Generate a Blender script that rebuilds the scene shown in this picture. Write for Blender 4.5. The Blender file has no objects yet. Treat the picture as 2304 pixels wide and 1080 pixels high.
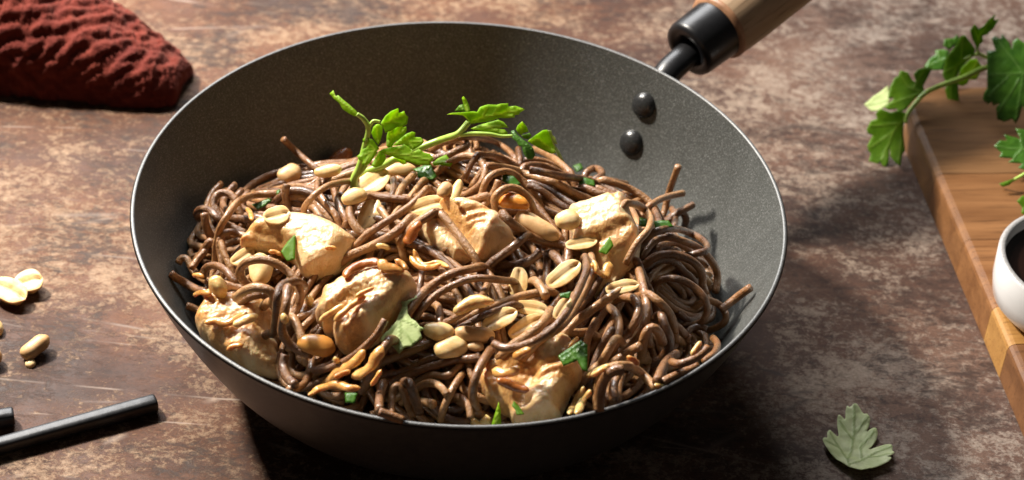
import bpy, bmesh, math, random
import numpy as np
from mathutils import Vector, Matrix, noise as mnoise
from mathutils.geometry import delaunay_2d_cdt

random.seed(7)
rng = np.random.default_rng(7)
sc = bpy.context.scene
COL = sc.collection

# ------------------------------------------------------------------ camera
PW, PH = 2304, 1080                      # the photograph's own pixels, used for measuring
R_WOK, Z_RIM = 0.145, 0.083
FL = 70.0
ELEV, ROLL, DIST = 0.6785, 0.0699, 0.8759
TGT = np.array([0.024, -0.0266, Z_RIM])
c_f = np.array([0, math.cos(ELEV), -math.sin(ELEV)])
_r = np.array([1.0, 0, 0]); _u = np.cross(_r, c_f)
c_r = math.cos(ROLL) * _r + math.sin(ROLL) * _u
c_u = -math.sin(ROLL) * _r + math.cos(ROLL) * _u
c_o = TGT - c_f * DIST
cam_d = bpy.data.cameras.new("camera")
cam = bpy.data.objects.new("camera", cam_d); COL.objects.link(cam)
m = Matrix.Identity(4)
for i in range(3):
    m[i][0], m[i][1], m[i][2], m[i][3] = c_r[i], c_u[i], -c_f[i], c_o[i]
cam.matrix_world = m
cam_d.lens, cam_d.sensor_width, cam_d.sensor_fit = FL, 36.0, 'HORIZONTAL'
cam_d.clip_start, cam_d.clip_end = 0.02, 20
cam_d.dof.use_dof = True
cam_d.dof.focus_distance = 0.865
cam_d.dof.aperture_fstop = 10.0
sc.camera = cam

# ------------------------------------------------------------------ light
world = bpy.data.worlds.new("World"); sc.world = world; world.use_nodes = True
bg = world.node_tree.nodes["Background"]
bg.inputs[0].default_value = (1.0, 0.97, 0.92, 1); bg.inputs[1].default_value = 0.05

def area_lamp(name, pos, target, size, power, col, shape='DISK', size_y=None):
    d = bpy.data.lights.new(name, 'AREA'); d.shape = shape; d.size = size
    if size_y: d.size_y = size_y
    d.energy = power; d.color = col
    o = bpy.data.objects.new(name, d); COL.objects.link(o)
    o.location = pos
    o.rotation_euler = (Vector(target) - Vector(pos)).to_track_quat('-Z', 'Y').to_euler()
    return o
KEY_AZ, KEY_EL, KEY_D = math.radians(146), math.radians(43), 1.35
kd = Vector((math.cos(KEY_AZ) * math.cos(KEY_EL), math.sin(KEY_AZ) * math.cos(KEY_EL), math.sin(KEY_EL)))
area_lamp("key_lamp", kd * KEY_D + Vector((0, 0, 0.07)), (0, 0, 0.07), 0.14, 53.0, (1.0, 0.925, 0.825))
area_lamp("soft_lamp", (-0.42, 1.08, 1.02), (0.08, 0.0, 0.0), 1.0, 36.0, (0.98, 0.985, 1.0), 'RECTANGLE', 0.8)
sc.view_settings.view_transform = 'Standard'
sc.view_settings.look = 'None'
sc.view_settings.exposure = 0.0
sc.view_settings.gamma = 1.0
sc.cycles.use_denoising = True
sc.cycles.max_bounces = 8

# ------------------------------------------------------------------ measuring helpers
def rays(px):
    px = np.atleast_2d(np.asarray(px, float))
    k = FL / 36 * PW
    d = c_f[None] + ((px[:, 0] - PW / 2) / k)[:, None] * c_r[None] - ((px[:, 1] - PH / 2) / k)[:, None] * c_u[None]
    return d
def at_z(px, z):
    d = rays(px); t = (np.asarray(z, float) - c_o[2]) / d[:, 2]
    return c_o[None] + t[:, None] * d
def at_plane(px, p0, n):
    d = rays(px); n = np.asarray(n, float)
    t = ((np.asarray(p0) - c_o) @ n) / (d @ n)
    return c_o[None] + t[:, None] * d
CROPS = {'A': (350, 200, 2.7), 'B': (800, 180, 2.7), 'C': (1150, 330, 2.7), 'D': (350, 550, 2.7), 'E': (800, 550, 2.7), 'F': (1200, 600, 2.7),
         'P': (720, 190, 4.5), 'Q': (980, 200, 5.4), 'R': (1930, 30, 2.92), 'T': (1840, 880, 5.4), 'U': (1040, 740, 4.91), 'V': (700, 580, 4.5),
         'W': (910, 420, 5.4), 'X': (380, 640, 5.4), '': (0, 0, 1.0)}
def px(crop, s):
    x0, y0, k = CROPS[crop]
    if isinstance(s, str):
        s = [tuple(float(v) for v in q.split(',')) for q in s.split()]
    return np.array([(x0 + a / k, y0 + b / k) for a, b in s])
def unit(v):
    v = np.asarray(v, float); return v / np.linalg.norm(v)
TOCAM = -c_f
UP = np.array([0, 0, 1.0])

def spline(P, n_per=None, step=None):
    P = np.asarray(P, float)
    Q = np.vstack([2 * P[0] - P[1], P, 2 * P[-1] - P[-2]])
    out = []
    for i in range(1, len(Q) - 2):
        L = np.linalg.norm((Q[i + 1] - Q[i])[:2]) if step else 0
        n = n_per or max(2, int(math.ceil(L / step)))
        t = np.linspace(0, 1, n, endpoint=False)[:, None]
        a, b, c, d = Q[i - 1], Q[i], Q[i + 1], Q[i + 2]
        out.append(0.5 * ((2 * b) + (c - a) * t + (2 * a - 5 * b + 4 * c - d) * t**2 + (3 * b - a - 3 * c + d) * t**3))
    out.append(Q[-2][None])
    return np.vstack(out)
def smooth1(a, s):
    if s < 0.3: return a
    k = int(3 * s) + 1
    g = np.exp(-0.5 * (np.arange(-k, k + 1) / s)**2); g /= g.sum()
    p = np.concatenate([np.full(k, a[0]), a, np.full(k, a[-1])])
    return np.convolve(p, g, 'valid')
def maxf(a, k):
    p = np.concatenate([np.full(k, a[0]), a, np.full(k, a[-1])])
    return np.max(np.stack([p[i:i + len(a)] for i in range(2 * k + 1)]), 0)

# ------------------------------------------------------------------ object helpers
def tag(o, label=None, cat=None, group=None, kind=None):
    if label: o["label"] = label
    if cat: o["category"] = cat
    if group: o["group"] = group
    if kind: o["kind"] = kind
    return o
def mesh_obj(name, V, F, mat, parent=None, smooth=True, attrs=None, recenter=True):
    me = bpy.data.meshes.new(name)
    V = np.asarray(V, float)
    c = np.zeros(3)
    if parent is None and recenter:
        c = V.mean(0); c[2] = V[:, 2].min()
    me.from_pydata([tuple(v) for v in (V - c)], [], [tuple(int(i) for i in f) for f in F])
    if smooth: me.polygons.foreach_set('use_smooth', [True] * len(me.polygons))
    for k, a in (attrs or {}).items():
        at = me.attributes.new(k, 'FLOAT', 'POINT'); at.data.foreach_set('value', np.asarray(a, np.float32))
    me.materials.append(mat)
    me.update()
    o = bpy.data.objects.new(name, me); COL.objects.link(o)
    o.location = c
    if parent is not None:
        o.parent = parent
        o.matrix_parent_inverse = Matrix.Translation(-parent.location)
    return o
def thing(name, loc, label, cat, group=None):
    e = bpy.data.objects.new(name, None); COL.objects.link(e); e.location = loc
    e.empty_display_size = 0.02
    return tag(e, label, cat, group)
def lathe(prof, n=96, close=False):
    prof = np.asarray(prof, float); V, F = [], []
    th = np.linspace(0, 2 * math.pi, n, endpoint=False)
    for r, z in prof:
        V.append(np.stack([r * np.cos(th), r * np.sin(th), np.full(n, z)], -1))
    V = np.vstack(V); k = len(prof)
    for i in range(k if close else k - 1):
        j = (i + 1) % k
        for a in range(n):
            b = (a + 1) % n
            F.append((i * n + a, i * n + b, j * n + b, j * n + a))
    return V, F
def frames(P):
    T = np.gradient(P, axis=0); T /= np.linalg.norm(T, axis=1)[:, None] + 1e-12
    N = np.zeros_like(P); n = np.cross(T[0], [0.31, 0.22, 0.93])
    n /= np.linalg.norm(n) + 1e-12
    for i in range(len(P)):
        n = n - (n @ T[i]) * T[i]; n /= np.linalg.norm(n) + 1e-12; N[i] = n
    return T, N, np.cross(T, N)
def tube(P, rad, sides=8, flat=1.0, roundend=0.0, normal=None):
    """a tube along P; rad scalar or array; flat squashes it along the upward direction"""
    P = np.asarray(P, float); T, N, B = frames(P)
    if normal is not None:
        N = normal - (normal * T).sum(1)[:, None] * T; N /= np.linalg.norm(N, axis=1)[:, None] + 1e-12; B = np.cross(T, N)
    rad = np.broadcast_to(np.asarray(rad, float), (len(P),)).copy()
    th = np.linspace(0, 2 * math.pi, sides, endpoint=False)
    V = P[:, None] + rad[:, None, None] * (np.cos(th)[None, :, None] * N[:, None] * flat + np.sin(th)[None, :, None] * B[:, None])
    V = V.reshape(-1, 3); F = []
    for i in range(len(P) - 1):
        for a in range(sides):
            b = (a + 1) % sides
            F.append((i * sides + a, i * sides + b, (i + 1) * sides + b, (i + 1) * sides + a))
    F.append(tuple(range(sides - 1, -1, -1))); e = (len(P) - 1) * sides
    F.append(tuple(range(e, e + sides)))
    return V, F

# ------------------------------------------------------------------ materials
class NT:
    def __init__(s, name):
        s.m = bpy.data.materials.new(name); s.m.use_nodes = True
        s.t = s.m.node_tree; s.b = s.t.nodes["Principled BSDF"]; s.out = s.t.nodes["Material Output"]
    def n(s, typ, **kw):
        x = s.t.nodes.new(typ)
        for k, v in kw.items():
            if k.startswith('i_'):
                x.inputs[k[2:].replace('_', ' ')].default_value = v
            else: setattr(x, k, v)
        return x
    def l(s, a, b): s.t.links.new(a, b)
    def set(s, **kw):
        for k, v in kw.items(): s.b.inputs[k.replace('_', ' ')].default_value = v
        return s
    def pos(s, scale=(1, 1, 1), rot=(0, 0, 0), obj=False):
        if obj: src = s.n('ShaderNodeTexCoord').outputs['Object']
        else: src = s.n('ShaderNodeNewGeometry').outputs['Position']
        mp = s.n('ShaderNodeMapping'); mp.inputs['Scale'].default_value = scale; mp.inputs['Rotation'].default_value = rot
        s.l(src, mp.inputs['Vector']); return mp.outputs[0]
    def noise(s, vec, scale, detail=4, rough=0.55, dist=0.0):
        x = s.n('ShaderNodeTexNoise'); x.inputs['Scale'].default_value = scale; x.inputs['Detail'].default_value = detail
        x.inputs['Roughness'].default_value = rough; x.inputs['Distortion'].default_value = dist
        s.l(vec, x.inputs['Vector']); return x.outputs[0]
    def ramp(s, fac, stops, interp='LINEAR'):
        x = s.n('ShaderNodeValToRGB'); cr = x.color_ramp; cr.interpolation = interp
        while len(cr.elements) < len(stops): cr.elements.new(0.5)
        for e, (p, c) in zip(cr.elements, stops):
            e.position = p
            e.color = (c, c, c, 1) if isinstance(c, (int, float)) else (*c, 1)
        s.l(fac, x.inputs[0]); return x.outputs[0]
    def mix(s, fac, a, b, mode='MIX'):
        x = s.n('ShaderNodeMix'); x.data_type = 'RGBA'; x.blend_type = mode
        for sock, v in ((x.inputs[0], fac), (x.inputs[6], a), (x.inputs[7], b)):
            if hasattr(v, 'links') or hasattr(v, 'is_linked'): s.l(v, sock)
            elif isinstance(v, (int, float)): sock.default_value = v
            else: sock.default_value = (*v, 1)
        return x.outputs[2]
    def math(s, op, a, b=0.0):
        x = s.n('ShaderNodeMath'); x.operation = op
        for sock, v in ((x.inputs[0], a), (x.inputs[1], b)):
            if hasattr(v, 'is_linked'): s.l(v, sock)
            else: sock.default_value = v
        return x.outputs[0]
    def bump(s, h, strength=0.3, dist=0.001, prev=None):
        x = s.n('ShaderNodeBump'); x.inputs['Strength'].default_value = strength; x.inputs['Distance'].default_value = dist
        s.l(h, x.inputs['Height'])
        if prev is not None: s.l(prev, x.inputs['Normal'])
        return x.outputs[0]
    def attr(s, name):
        x = s.n('ShaderNodeAttribute'); x.attribute_name = name; return x.outputs['Fac']
    def color(s, c): s.l(c, s.b.inputs['Base Color'])
    def rough(s, r): s.l(r, s.b.inputs['Roughness'])
    def normal(s, nn): s.l(nn, s.b.inputs['Normal'])

def mat_table():
    s = NT('aged_table'); v = s.pos()
    vs = s.pos((0.55, 1.0, 1.0))
    big = s.noise(vs, 13, 6, 0.68, 0.5)
    base = s.ramp(big, [(0.30, (0.024, 0.009, 0.005)), (0.46, (0.066, 0.023, 0.009)), (0.60, (0.116, 0.043, 0.016)), (0.74, (0.142, 0.066, 0.030))])
    # warm rust fades to greyer brown: the dimmer, shaded side put into colour
    gx = s.noise(s.pos((1, 1, 1), (0, 0, 0.3)), 1.7, 2, 0.5)
    sep = s.n('ShaderNodeSeparateXYZ'); s.l(v, sep.inputs[0])
    grey = s.ramp(s.math('ADD', s.math('MULTIPLY', sep.outputs[0], 1.6), gx), [(0.45, 0.0), (0.85, 1.0)])
    base = s.mix(s.math('MULTIPLY', grey, 0.75), base, s.ramp(big, [(0.30, (0.036, 0.023, 0.018)), (0.5, (0.080, 0.050, 0.039)), (0.72, (0.15, 0.11, 0.09))]))
    # pale worn flakes: fine specks gathered into clusters
    cl = s.noise(vs, 15, 5, 0.62, 0.6); cl2 = s.noise(s.pos((0.8, 1, 1), (0, 0, 0.4)), 42, 4, 0.6, 0.4)
    fl = s.noise(s.pos((0.85, 1, 1)), 230, 9, 0.84, 0.3)
    fsum = s.math('ADD', s.math('MULTIPLY', fl, 0.72), s.math('ADD', s.math('MULTIPLY', cl, 0.32), s.math('MULTIPLY', cl2, 0.28)))
    fk = s.ramp(fsum, [(0.655, 0.0), (0.69, 0.5), (0.77, 1.0)])
    c = s.mix(s.math('MULTIPLY', fk, 0.9), base, s.mix(grey, (0.285, 0.185, 0.112), (0.265, 0.220, 0.183)))
    # dark grime specks
    dk = s.noise(s.pos((0.5, 1, 1), (0, 0, 0.2)), 210, 8, 0.80, 0.5); dc = s.noise(s.pos((0.6, 1, 1), (0, 0, 0.7)), 19, 5, 0.6, 0.4)
    dm = s.ramp(s.math('ADD', s.math('MULTIPLY', dk, 0.6), s.math('MULTIPLY', dc, 0.5)), [(0.55, 0.0), (0.63, 1.0)])
    c = s.mix(s.math('MULTIPLY', dm, 0.85), c, (0.030, 0.015, 0.010))
    fine = s.noise(s.pos((0.6, 1, 1)), 900, 4, 0.8)
    c = s.mix(0.75, c, s.ramp(fine, [(0.3, 0.22), (0.7, 0.78)]), 'OVERLAY')
    # scratches: thin lines from strongly stretched cells, three directions
    sc_all = None
    for rot, scl, th in ((0.95, 16, 0.010), (-0.5, 12, 0.008), (0.12, 20, 0.010), (2.3, 9, 0.007)):
        w = s.n('ShaderNodeTexVoronoi'); w.feature = 'DISTANCE_TO_EDGE'; w.inputs['Scale'].default_value = scl
        mp = s.pos((0.16, 1, 1), (0, 0, rot)); s.l(mp, w.inputs['Vector'])
        br = s.noise(s.pos((1, 1, 1), (0, 0, rot)), 22, 2, 0.5)
        k = s.math('MULTIPLY', s.ramp(w.outputs['Distance'], [(0.0, 1.0), (th, 0.0)]), s.ramp(br, [(0.52, 0.0), (0.62, 1.0)]))
        sc_all = k if sc_all is None else s.math('MAXIMUM', sc_all, k)
    c = s.mix(s.math('MULTIPLY', sc_all, 0.7), c, s.ramp(gx, [(0.42, (0.035, 0.02, 0.015)), (0.58, (0.42, 0.33, 0.27))]))
    s.color(c)
    s.rough(s.ramp(s.noise(v, 30, 5, 0.65), [(0.3, 0.46), (0.7, 0.66)]))
    s.normal(s.bump(s.math('ADD', s.math('SUBTRACT', fine, s.math('MULTIPLY', dm, 0.6)), s.math('MULTIPLY', fk, 0.5)), 0.35, 0.0006))
    s.set(Specular_IOR_Level=0.22)
    return s.m
def mat_pan():
    s = NT('dark_pan_coating'); v = s.pos()
    sp = s.noise(v, 1500, 2, 0.8); sp2 = s.noise(v, 700, 2, 0.7)
    k = s.ramp(sp, [(0.52, 0.0), (0.75, 1.0)])
    c = s.mix(k, (0.082, 0.085, 0.078), (0.33, 0.33, 0.32))
    s.color(c); s.set(Metallic=0.45, Specular_IOR_Level=0.5)
    s.rough(s.ramp(s.noise(s.pos((1, 1, 0.5)), 22, 5, 0.65, 0.8), [(0.32, 0.34), (0.68, 0.52)]))
    s.normal(s.bump(s.math('ADD', sp, sp2), 0.35, 0.0003))
    return s.m
def mat_pan_out():
    s = NT('turned_pan_outside'); v = s.pos()
    sep = s.n('ShaderNodeSeparateXYZ'); s.l(v, sep.inputs[0])
    w = s.math('SINE', s.math('MULTIPLY', sep.outputs[2], 6500.0))
    s.color(s.ramp(s.noise(v, 300, 3, 0.6), [(0.3, (0.045, 0.042, 0.040)), (0.7, (0.07, 0.066, 0.062))]))
    s.set(Metallic=0.35, Roughness=0.36)
    s.normal(s.bump(w, 0.12, 0.0003))
    return s.m
def mat_simple(name, col, rough=0.5, metal=0.0, var=0.15, scale=200, bump=0.0, coat=0.0, spec=0.5):
    s = NT(name); v = s.pos(); n = s.noise(v, scale, 4, 0.6)
    a = tuple(x * (1 - var) for x in col); b = tuple(min(1, x * (1 + var)) for x in col)
    s.color(s.ramp(n, [(0.3, a), (0.7, b)])); s.set(Metallic=metal, Specular_IOR_Level=spec)
    s.rough(s.ramp(n, [(0.3, max(0.02, rough - 0.06)), (0.7, rough + 0.06)]))
    s.b.inputs['Coat Weight'].default_value = coat
    if bump: s.normal(s.bump(n, bump, 0.0005))
    return s.m
def mat_wood(name, dark, light, axis_rot=0.0, fine=1.0, rough=0.45):
    s = NT(name)
    v = s.pos((5, 60, 60), (0, 0, axis_rot), obj=True); g = s.noise(v, 1.6, 6, 0.6, 0.6)
    v2 = s.pos((22, 520, 520), (0, 0, axis_rot), obj=True); f = s.noise(v2, 1.3, 3, 0.6)
    v3 = s.pos((3, 14, 14), (0, 0, axis_rot), obj=True); b = s.noise(v3, 1.7, 3, 0.5, 1.0)
    mixv = s.math('ADD', s.math('MULTIPLY', g, 0.55), s.math('MULTIPLY', b, 0.45))
    c = s.ramp(mixv, [(0.32, dark), (0.50, tuple((x + y) / 2 for x, y in zip(dark, light))), (0.66, light)])
    c = s.mix(s.ramp(f, [(0.56, 0.0), (0.70, 0.65)]), c, tuple(x * 0.35 for x in dark))
    s.color(c); s.rough(s.ramp(g, [(0.3, rough - 0.05), (0.7, rough + 0.1)]))
    s.normal(s.bump(f, 0.2, 0.0004)); s.set(Specular_IOR_Level=0.22)
    return s.m
def mat_noodle():
    s = NT('buckwheat_noodle'); v = s.pos()
    info = s.n('ShaderNodeObjectInfo')
    n = s.noise(v, 70, 4, 0.6); f = s.noise(v, 900, 3, 0.7); w = s.noise(v, 260, 4, 0.7)
    k = s.math('ADD', s.math('MULTIPLY', n, 0.7), s.math('SUBTRACT', s.math('MULTIPLY', info.outputs['Random'], 0.46), 0.08))
    c = s.ramp(k, [(0.24, (0.080, 0.030, 0.009)), (0.48, (0.23, 0.100, 0.033)), (0.80, (0.45, 0.245, 0.100))])
    c = s.mix(s.ramp(f, [(0.56, 0.0), (0.72, 0.75)]), c, (0.040, 0.018, 0.009))
    c = s.mix(s.ramp(w, [(0.52, 0.0), (0.70, 0.28)]), c, (0.50, 0.30, 0.14))
    s.color(c)
    s.set(Subsurface_Weight=0.18, Subsurface_Radius=(0.0045, 0.0017, 0.0006), Subsurface_Scale=0.6, Specular_IOR_Level=0.45)
    s.rough(s.ramp(w, [(0.35, 0.24), (0.65, 0.50)]))
    s.l(s.ramp(s.noise(v, 150, 3, 0.6), [(0.42, 0.08), (0.60, 0.75)]), s.b.inputs['Coat Weight']); s.b.inputs['Coat Roughness'].default_value = 0.15
    nb = s.bump(s.math('ADD', s.math('MULTIPLY', f, 1.0), w), 0.6, 0.0013)
    s.normal(nb); s.l(s.bump(s.noise(v, 330, 3, 0.6), 0.45, 0.0011), s.b.inputs['Coat Normal'])
    return s.m
def mat_chicken():
    s = NT('cooked_chicken'); v = s.pos()
    sa = s.attr('sauce')
    n = s.noise(v, 55, 5, 0.65, 0.4); fib = s.noise(s.pos((900, 190, 300), (0.2, 0.1, 0.7)), 1.0, 4, 0.65, 0.5); f = s.noise(v, 700, 4, 0.7)
    c = s.ramp(n, [(0.28, (0.60, 0.35, 0.135)), (0.46, (0.74, 0.51, 0.26)), (0.68, (0.80, 0.62, 0.38))])
    k = s.ramp(s.math('ADD', sa, s.math('MULTIPLY', n, 0.55)), [(0.50, 0.0), (0.95, 1.0)])
    c = s.mix(s.math('MULTIPLY', k, 0.8), c, s.ramp(f, [(0.3, (0.40, 0.145, 0.025)), (0.7, (0.70, 0.36, 0.085))]))
    s.color(c)
    s.set(Subsurface_Weight=0.4, Subsurface_Radius=(0.006, 0.0030, 0.0014), Subsurface_Scale=0.7, Specular_IOR_Level=0.5)
    s.rough(s.ramp(s.math('ADD', s.math('MULTIPLY', f, 0.6), s.math('MULTIPLY', n, 0.4)), [(0.35, 0.22), (0.62, 0.50)]))
    s.b.inputs['Coat Weight'].default_value = 0.6; s.b.inputs['Coat Roughness'].default_value = 0.14
    nb = s.bump(s.math('ADD', s.math('MULTIPLY', fib, 1.0), s.math('MULTIPLY', f, 0.5)), 0.42, 0.0011, s.bump(s.noise(v, 240, 3, 0.6, 0.6), 0.35, 0.0018))
    s.normal(nb); s.l(nb, s.b.inputs['Coat Normal'])
    return s.m
def mat_peanut(name, lo, mid, hi, gloss=0.35):
    s = NT(name); v = s.pos(); n = s.noise(v, 120, 4, 0.6); f = s.noise(v, 600, 3, 0.7)
    sa = s.attr('groove')
    c = s.ramp(n, [(0.3, lo), (0.5, mid), (0.7, hi)])
    c = s.mix(s.ramp(sa, [(0.15, 0.0), (1.0, 0.8)]), c, tuple(x * 0.55 for x in lo))
    c = s.mix(s.ramp(f, [(0.66, 0.0), (0.8, 0.5)]), c, tuple(x * 0.6 for x in lo))
    s.color(c); s.set(Subsurface_Weight=0.2, Subsurface_Radius=(0.004, 0.002, 0.0008), Subsurface_Scale=0.6)
    s.rough(s.ramp(f, [(0.3, gloss - 0.06), (0.7, gloss + 0.12)]))
    s.normal(s.bump(s.math('ADD', n, s.math('MULTIPLY', f, 0.3)), 0.25, 0.0008))
    return s.m
def mat_onion(name='browned_onion', lo=(0.42, 0.165, 0.030), hi=(0.72, 0.42, 0.135)):
    s = NT(name); v = s.pos(); n = s.noise(v, 90, 4, 0.6, 0.5); f = s.noise(v, 500, 3, 0.7)
    s.color(s.ramp(n, [(0.32, lo), (0.68, hi)]))
    s.set(Subsurface_Weight=0.4, Subsurface_Radius=(0.006, 0.003, 0.001), Subsurface_Scale=0.7)
    s.rough(s.ramp(f, [(0.35, 0.14), (0.65, 0.40)]))
    s.b.inputs['Coat Weight'].default_value = 0.4; s.b.inputs['Coat Roughness'].default_value = 0.1
    s.normal(s.bump(s.math('ADD', n, f), 0.4, 0.001))
    return s.m
def mat_leaf(name, lo, hi, vein, trans=0.45, rough=0.38):
    s = NT(name); v = s.pos(); n = s.noise(v, 140, 4, 0.6); f = s.noise(v, 900, 3, 0.7)
    va = s.attr('vein')
    c = s.mix(s.ramp(va, [(0.25, 0.0), (1.0, 0.8)]), s.ramp(n, [(0.3, lo), (0.7, hi)]), vein)
    s.color(c); s.set(Roughness=rough + 0.1, Specular_IOR_Level=0.35)
    nb = s.bump(s.math('ADD', s.math('MULTIPLY', va, 1.5), s.math('MULTIPLY', f, 0.4)), 0.5, 0.0006)
    s.normal(nb)
    tr = s.n('ShaderNodeBsdfTranslucent'); s.l(nb, tr.inputs['Normal'])
    tc = s.mix(1.0, c, (1.25, 1.15, 0.5), 'MULTIPLY'); 
    br = s.n('ShaderNodeBrightContrast'); s.l(tc, br.inputs[0]); br.inputs[1].default_value = 0.0
    s.l(br.outputs[0], tr.inputs['Color'])
    ms = s.n('ShaderNodeMixShader'); ms.inputs[0].default_value = trans
    s.l(s.b.outputs[0], ms.inputs[1]); s.l(tr.outputs[0], ms.inputs[2]); s.l(ms.outputs[0], s.out.inputs['Surface'])
    return s.m
def mat_cloth():
    s = NT('rust_muslin'); v = s.pos(); n = s.noise(v, 50, 4, 0.6)
    w1 = s.noise(s.pos((800, 150, 800)), 1.0, 3, 0.6); w2 = s.noise(s.pos((150, 800, 400)), 1.0, 3, 0.6)
    vo = s.n('ShaderNodeTexVoronoi'); vo.feature = 'DISTANCE_TO_EDGE'; vo.inputs['Scale'].default_value = 150; s.l(v, vo.inputs['Vector'])
    s.color(s.ramp(n, [(0.3, (0.090, 0.012, 0.009)), (0.7, (0.165, 0.028, 0.017))]))
    s.set(Roughness=0.9, Specular_IOR_Level=0.15)
    s.b.inputs['Sheen Weight'].default_value = 0.25; s.b.inputs['Sheen Tint'].default_value = (0.9, 0.4, 0.3, 1)
    cr = s.bump(s.ramp(vo.outputs['Distance'], [(0.0, 1.0), (0.35, 0.0)]), 0.2, 0.0012)
    s.normal(s.bump(s.math('ADD', w1, w2), 0.7, 0.0013, cr))
    return s.m
def mat_sauce():
    s = NT('dark_soy_sauce'); v = s.pos(); s.color(s.ramp(s.noise(v, 20, 2, 0.5), [(0.3, (0.008, 0.004, 0.003)), (0.7, (0.014, 0.006, 0.004))]))
    s.set(Roughness=0.05); return s.m

M_TABLE, M_PAN, M_PANOUT = mat_table(), mat_pan(), mat_pan_out()
M_RIM = mat_simple('bare_rim_steel', (0.13, 0.13, 0.127), 0.50, 0.6, 0.2, 900, 0.3)
M_RIVET = mat_simple('rivet_coating', (0.030, 0.030, 0.030), 0.24, 0.25, 0.2, 700, 0.2)
M_BLACK = mat_simple('black_enamel', (0.008, 0.008, 0.009), 0.34, 0.0, 0.2, 120, 0.08, 0.0, 0.35)
M_COPPER = mat_simple('reddish_wood_shoulder', (0.30, 0.15, 0.075), 0.5, 0.0, 0.25, 300, 0.2)
M_HANDLE = mat_wood('beech_handle', (0.22, 0.135, 0.075), (0.44, 0.31, 0.195), 0.0, 1.0, 0.5)
M_NOODLE, M_CHICKEN = mat_noodle(), mat_chicken()
M_NUT = mat_peanut('roasted_peanut', (0.60, 0.34, 0.11), (0.78, 0.54, 0.24), (0.86, 0.69, 0.41))
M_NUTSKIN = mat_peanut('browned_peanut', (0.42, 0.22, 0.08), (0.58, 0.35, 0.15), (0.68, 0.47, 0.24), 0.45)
M_BEAN = mat_peanut('sauce_soaked_peanut', (0.46, 0.19, 0.035), (0.58, 0.26, 0.055), (0.66, 0.34, 0.09), 0.3)
M_ONION = mat_onion()
M_ONIONPALE = mat_onion('pale_onion', (0.55, 0.33, 0.10), (0.76, 0.56, 0.25))
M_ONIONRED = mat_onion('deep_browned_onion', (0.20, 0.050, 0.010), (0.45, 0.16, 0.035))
M_CARROT = mat_onion('orange_carrot', (0.50, 0.17, 0.020), (0.70, 0.30, 0.05)); M_CARROT.node_tree.nodes['Principled BSDF'].inputs['Coat Weight'].default_value = 0.05
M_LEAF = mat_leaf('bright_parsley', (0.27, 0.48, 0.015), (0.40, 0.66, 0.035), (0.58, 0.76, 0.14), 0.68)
M_LEAFDARK = mat_leaf('wet_and_shaded_parsley', (0.030, 0.095, 0.010), (0.065, 0.17, 0.016), (0.12, 0.24, 0.05), 0.2, 0.2)  # wet dark leaves; also the painted shade of the board sprig's big leaf
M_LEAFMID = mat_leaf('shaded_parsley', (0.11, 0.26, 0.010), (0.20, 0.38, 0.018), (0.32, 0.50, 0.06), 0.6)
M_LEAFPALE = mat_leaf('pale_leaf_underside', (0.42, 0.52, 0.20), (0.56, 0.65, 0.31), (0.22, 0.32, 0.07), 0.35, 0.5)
M_STEM = mat_simple('parsley_stem_green', (0.34, 0.50, 0.08), 0.35, 0.0, 0.25, 150, 0.2)
M_CLOTH, M_SOY = mat_cloth(), mat_sauce()
M_CERAMIC = mat_simple('white_glazed_ceramic', (0.78, 0.77, 0.76), 0.16, 0.0, 0.03, 60, 0.0, 0.4)
M_CERRIM = mat_simple('bare_grey_ceramic_rim', (0.30, 0.29, 0.28), 0.35, 0.0, 0.25, 900, 0.3)
M_CHOP = mat_simple('black_lacquered_wood', (0.018, 0.018, 0.020), 0.42, 0.0, 0.3, 250, 0.25)

# ------------------------------------------------------------------ the setting: the table
bm = bmesh.new(); bmesh.ops.create_grid(bm, x_segments=2, y_segments=2, size=0.5)
me = bpy.data.meshes.new('table'); bm.to_mesh(me); bm.free(); me.materials.append(M_TABLE)
tb = bpy.data.objects.new('table', me); COL.objects.link(tb); tb.scale = (2.4, 2.0, 1); tb.location = (0.1, 0.1, 0)
tag(tb, 'aged rust-brown table surface with pale worn patches and scratches', 'table', kind='structure')

# ------------------------------------------------------------------ the wok
RB, PWR, TH = 0.075, 2.45, 0.0022
def z_in(r):
    s = np.clip((np.asarray(r, float) - RB) / (R_WOK - RB), 0, 1.3)
    return 0.004 + (Z_RIM - 0.004) * s**PWR
prof_s = np.concatenate([[0], np.linspace(0.02, 1, 26)])
wok = thing('wok', (0, 0, 0), 'dark speckled wok with two rivets and a wooden handle, full of noodles', 'wok')
inner = [(0.0006, 0.004), (0.03, 0.004), (0.06, 0.004)] + [(RB + (R_WOK - RB) * s, float(z_in(RB + (R_WOK - RB) * s))) for s in prof_s]
V, F = lathe(inner, 160); F = [f[::-1] for f in F]
F = [f[::-1] for f in F]
mesh_obj('wok_interior', V, F, M_PAN, wok)
outer = []
for r, z in inner[::-1]:
    # offset outward-down
    dz = (z_in(r + 0.0005) - z_in(r - 0.0005)) / 0.001 if r > 0.06 else 0.0
    L = math.hypot(1, float(dz)); outer.append((r + TH * float(dz) / L, z - TH / L if r > 0.02 else 0.0018))
outer = [(max(r, 0.0006), max(z, 0.0012)) for r, z in outer]
V, F = lathe(outer, 160)
mesh_obj('wok_exterior', V, F, M_PANOUT, wok)
a = np.linspace(0, 2 * math.pi, 14, endpoint=False)
rim = [(R_WOK + 0.0008 + 0.00095 * math.cos(t), Z_RIM - 0.0002 + 0.0007 * math.sin(t)) for t in a]
V, F = lathe(rim, 200, True)
mesh_obj('rim', V, F, M_RIM, wok)
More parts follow.
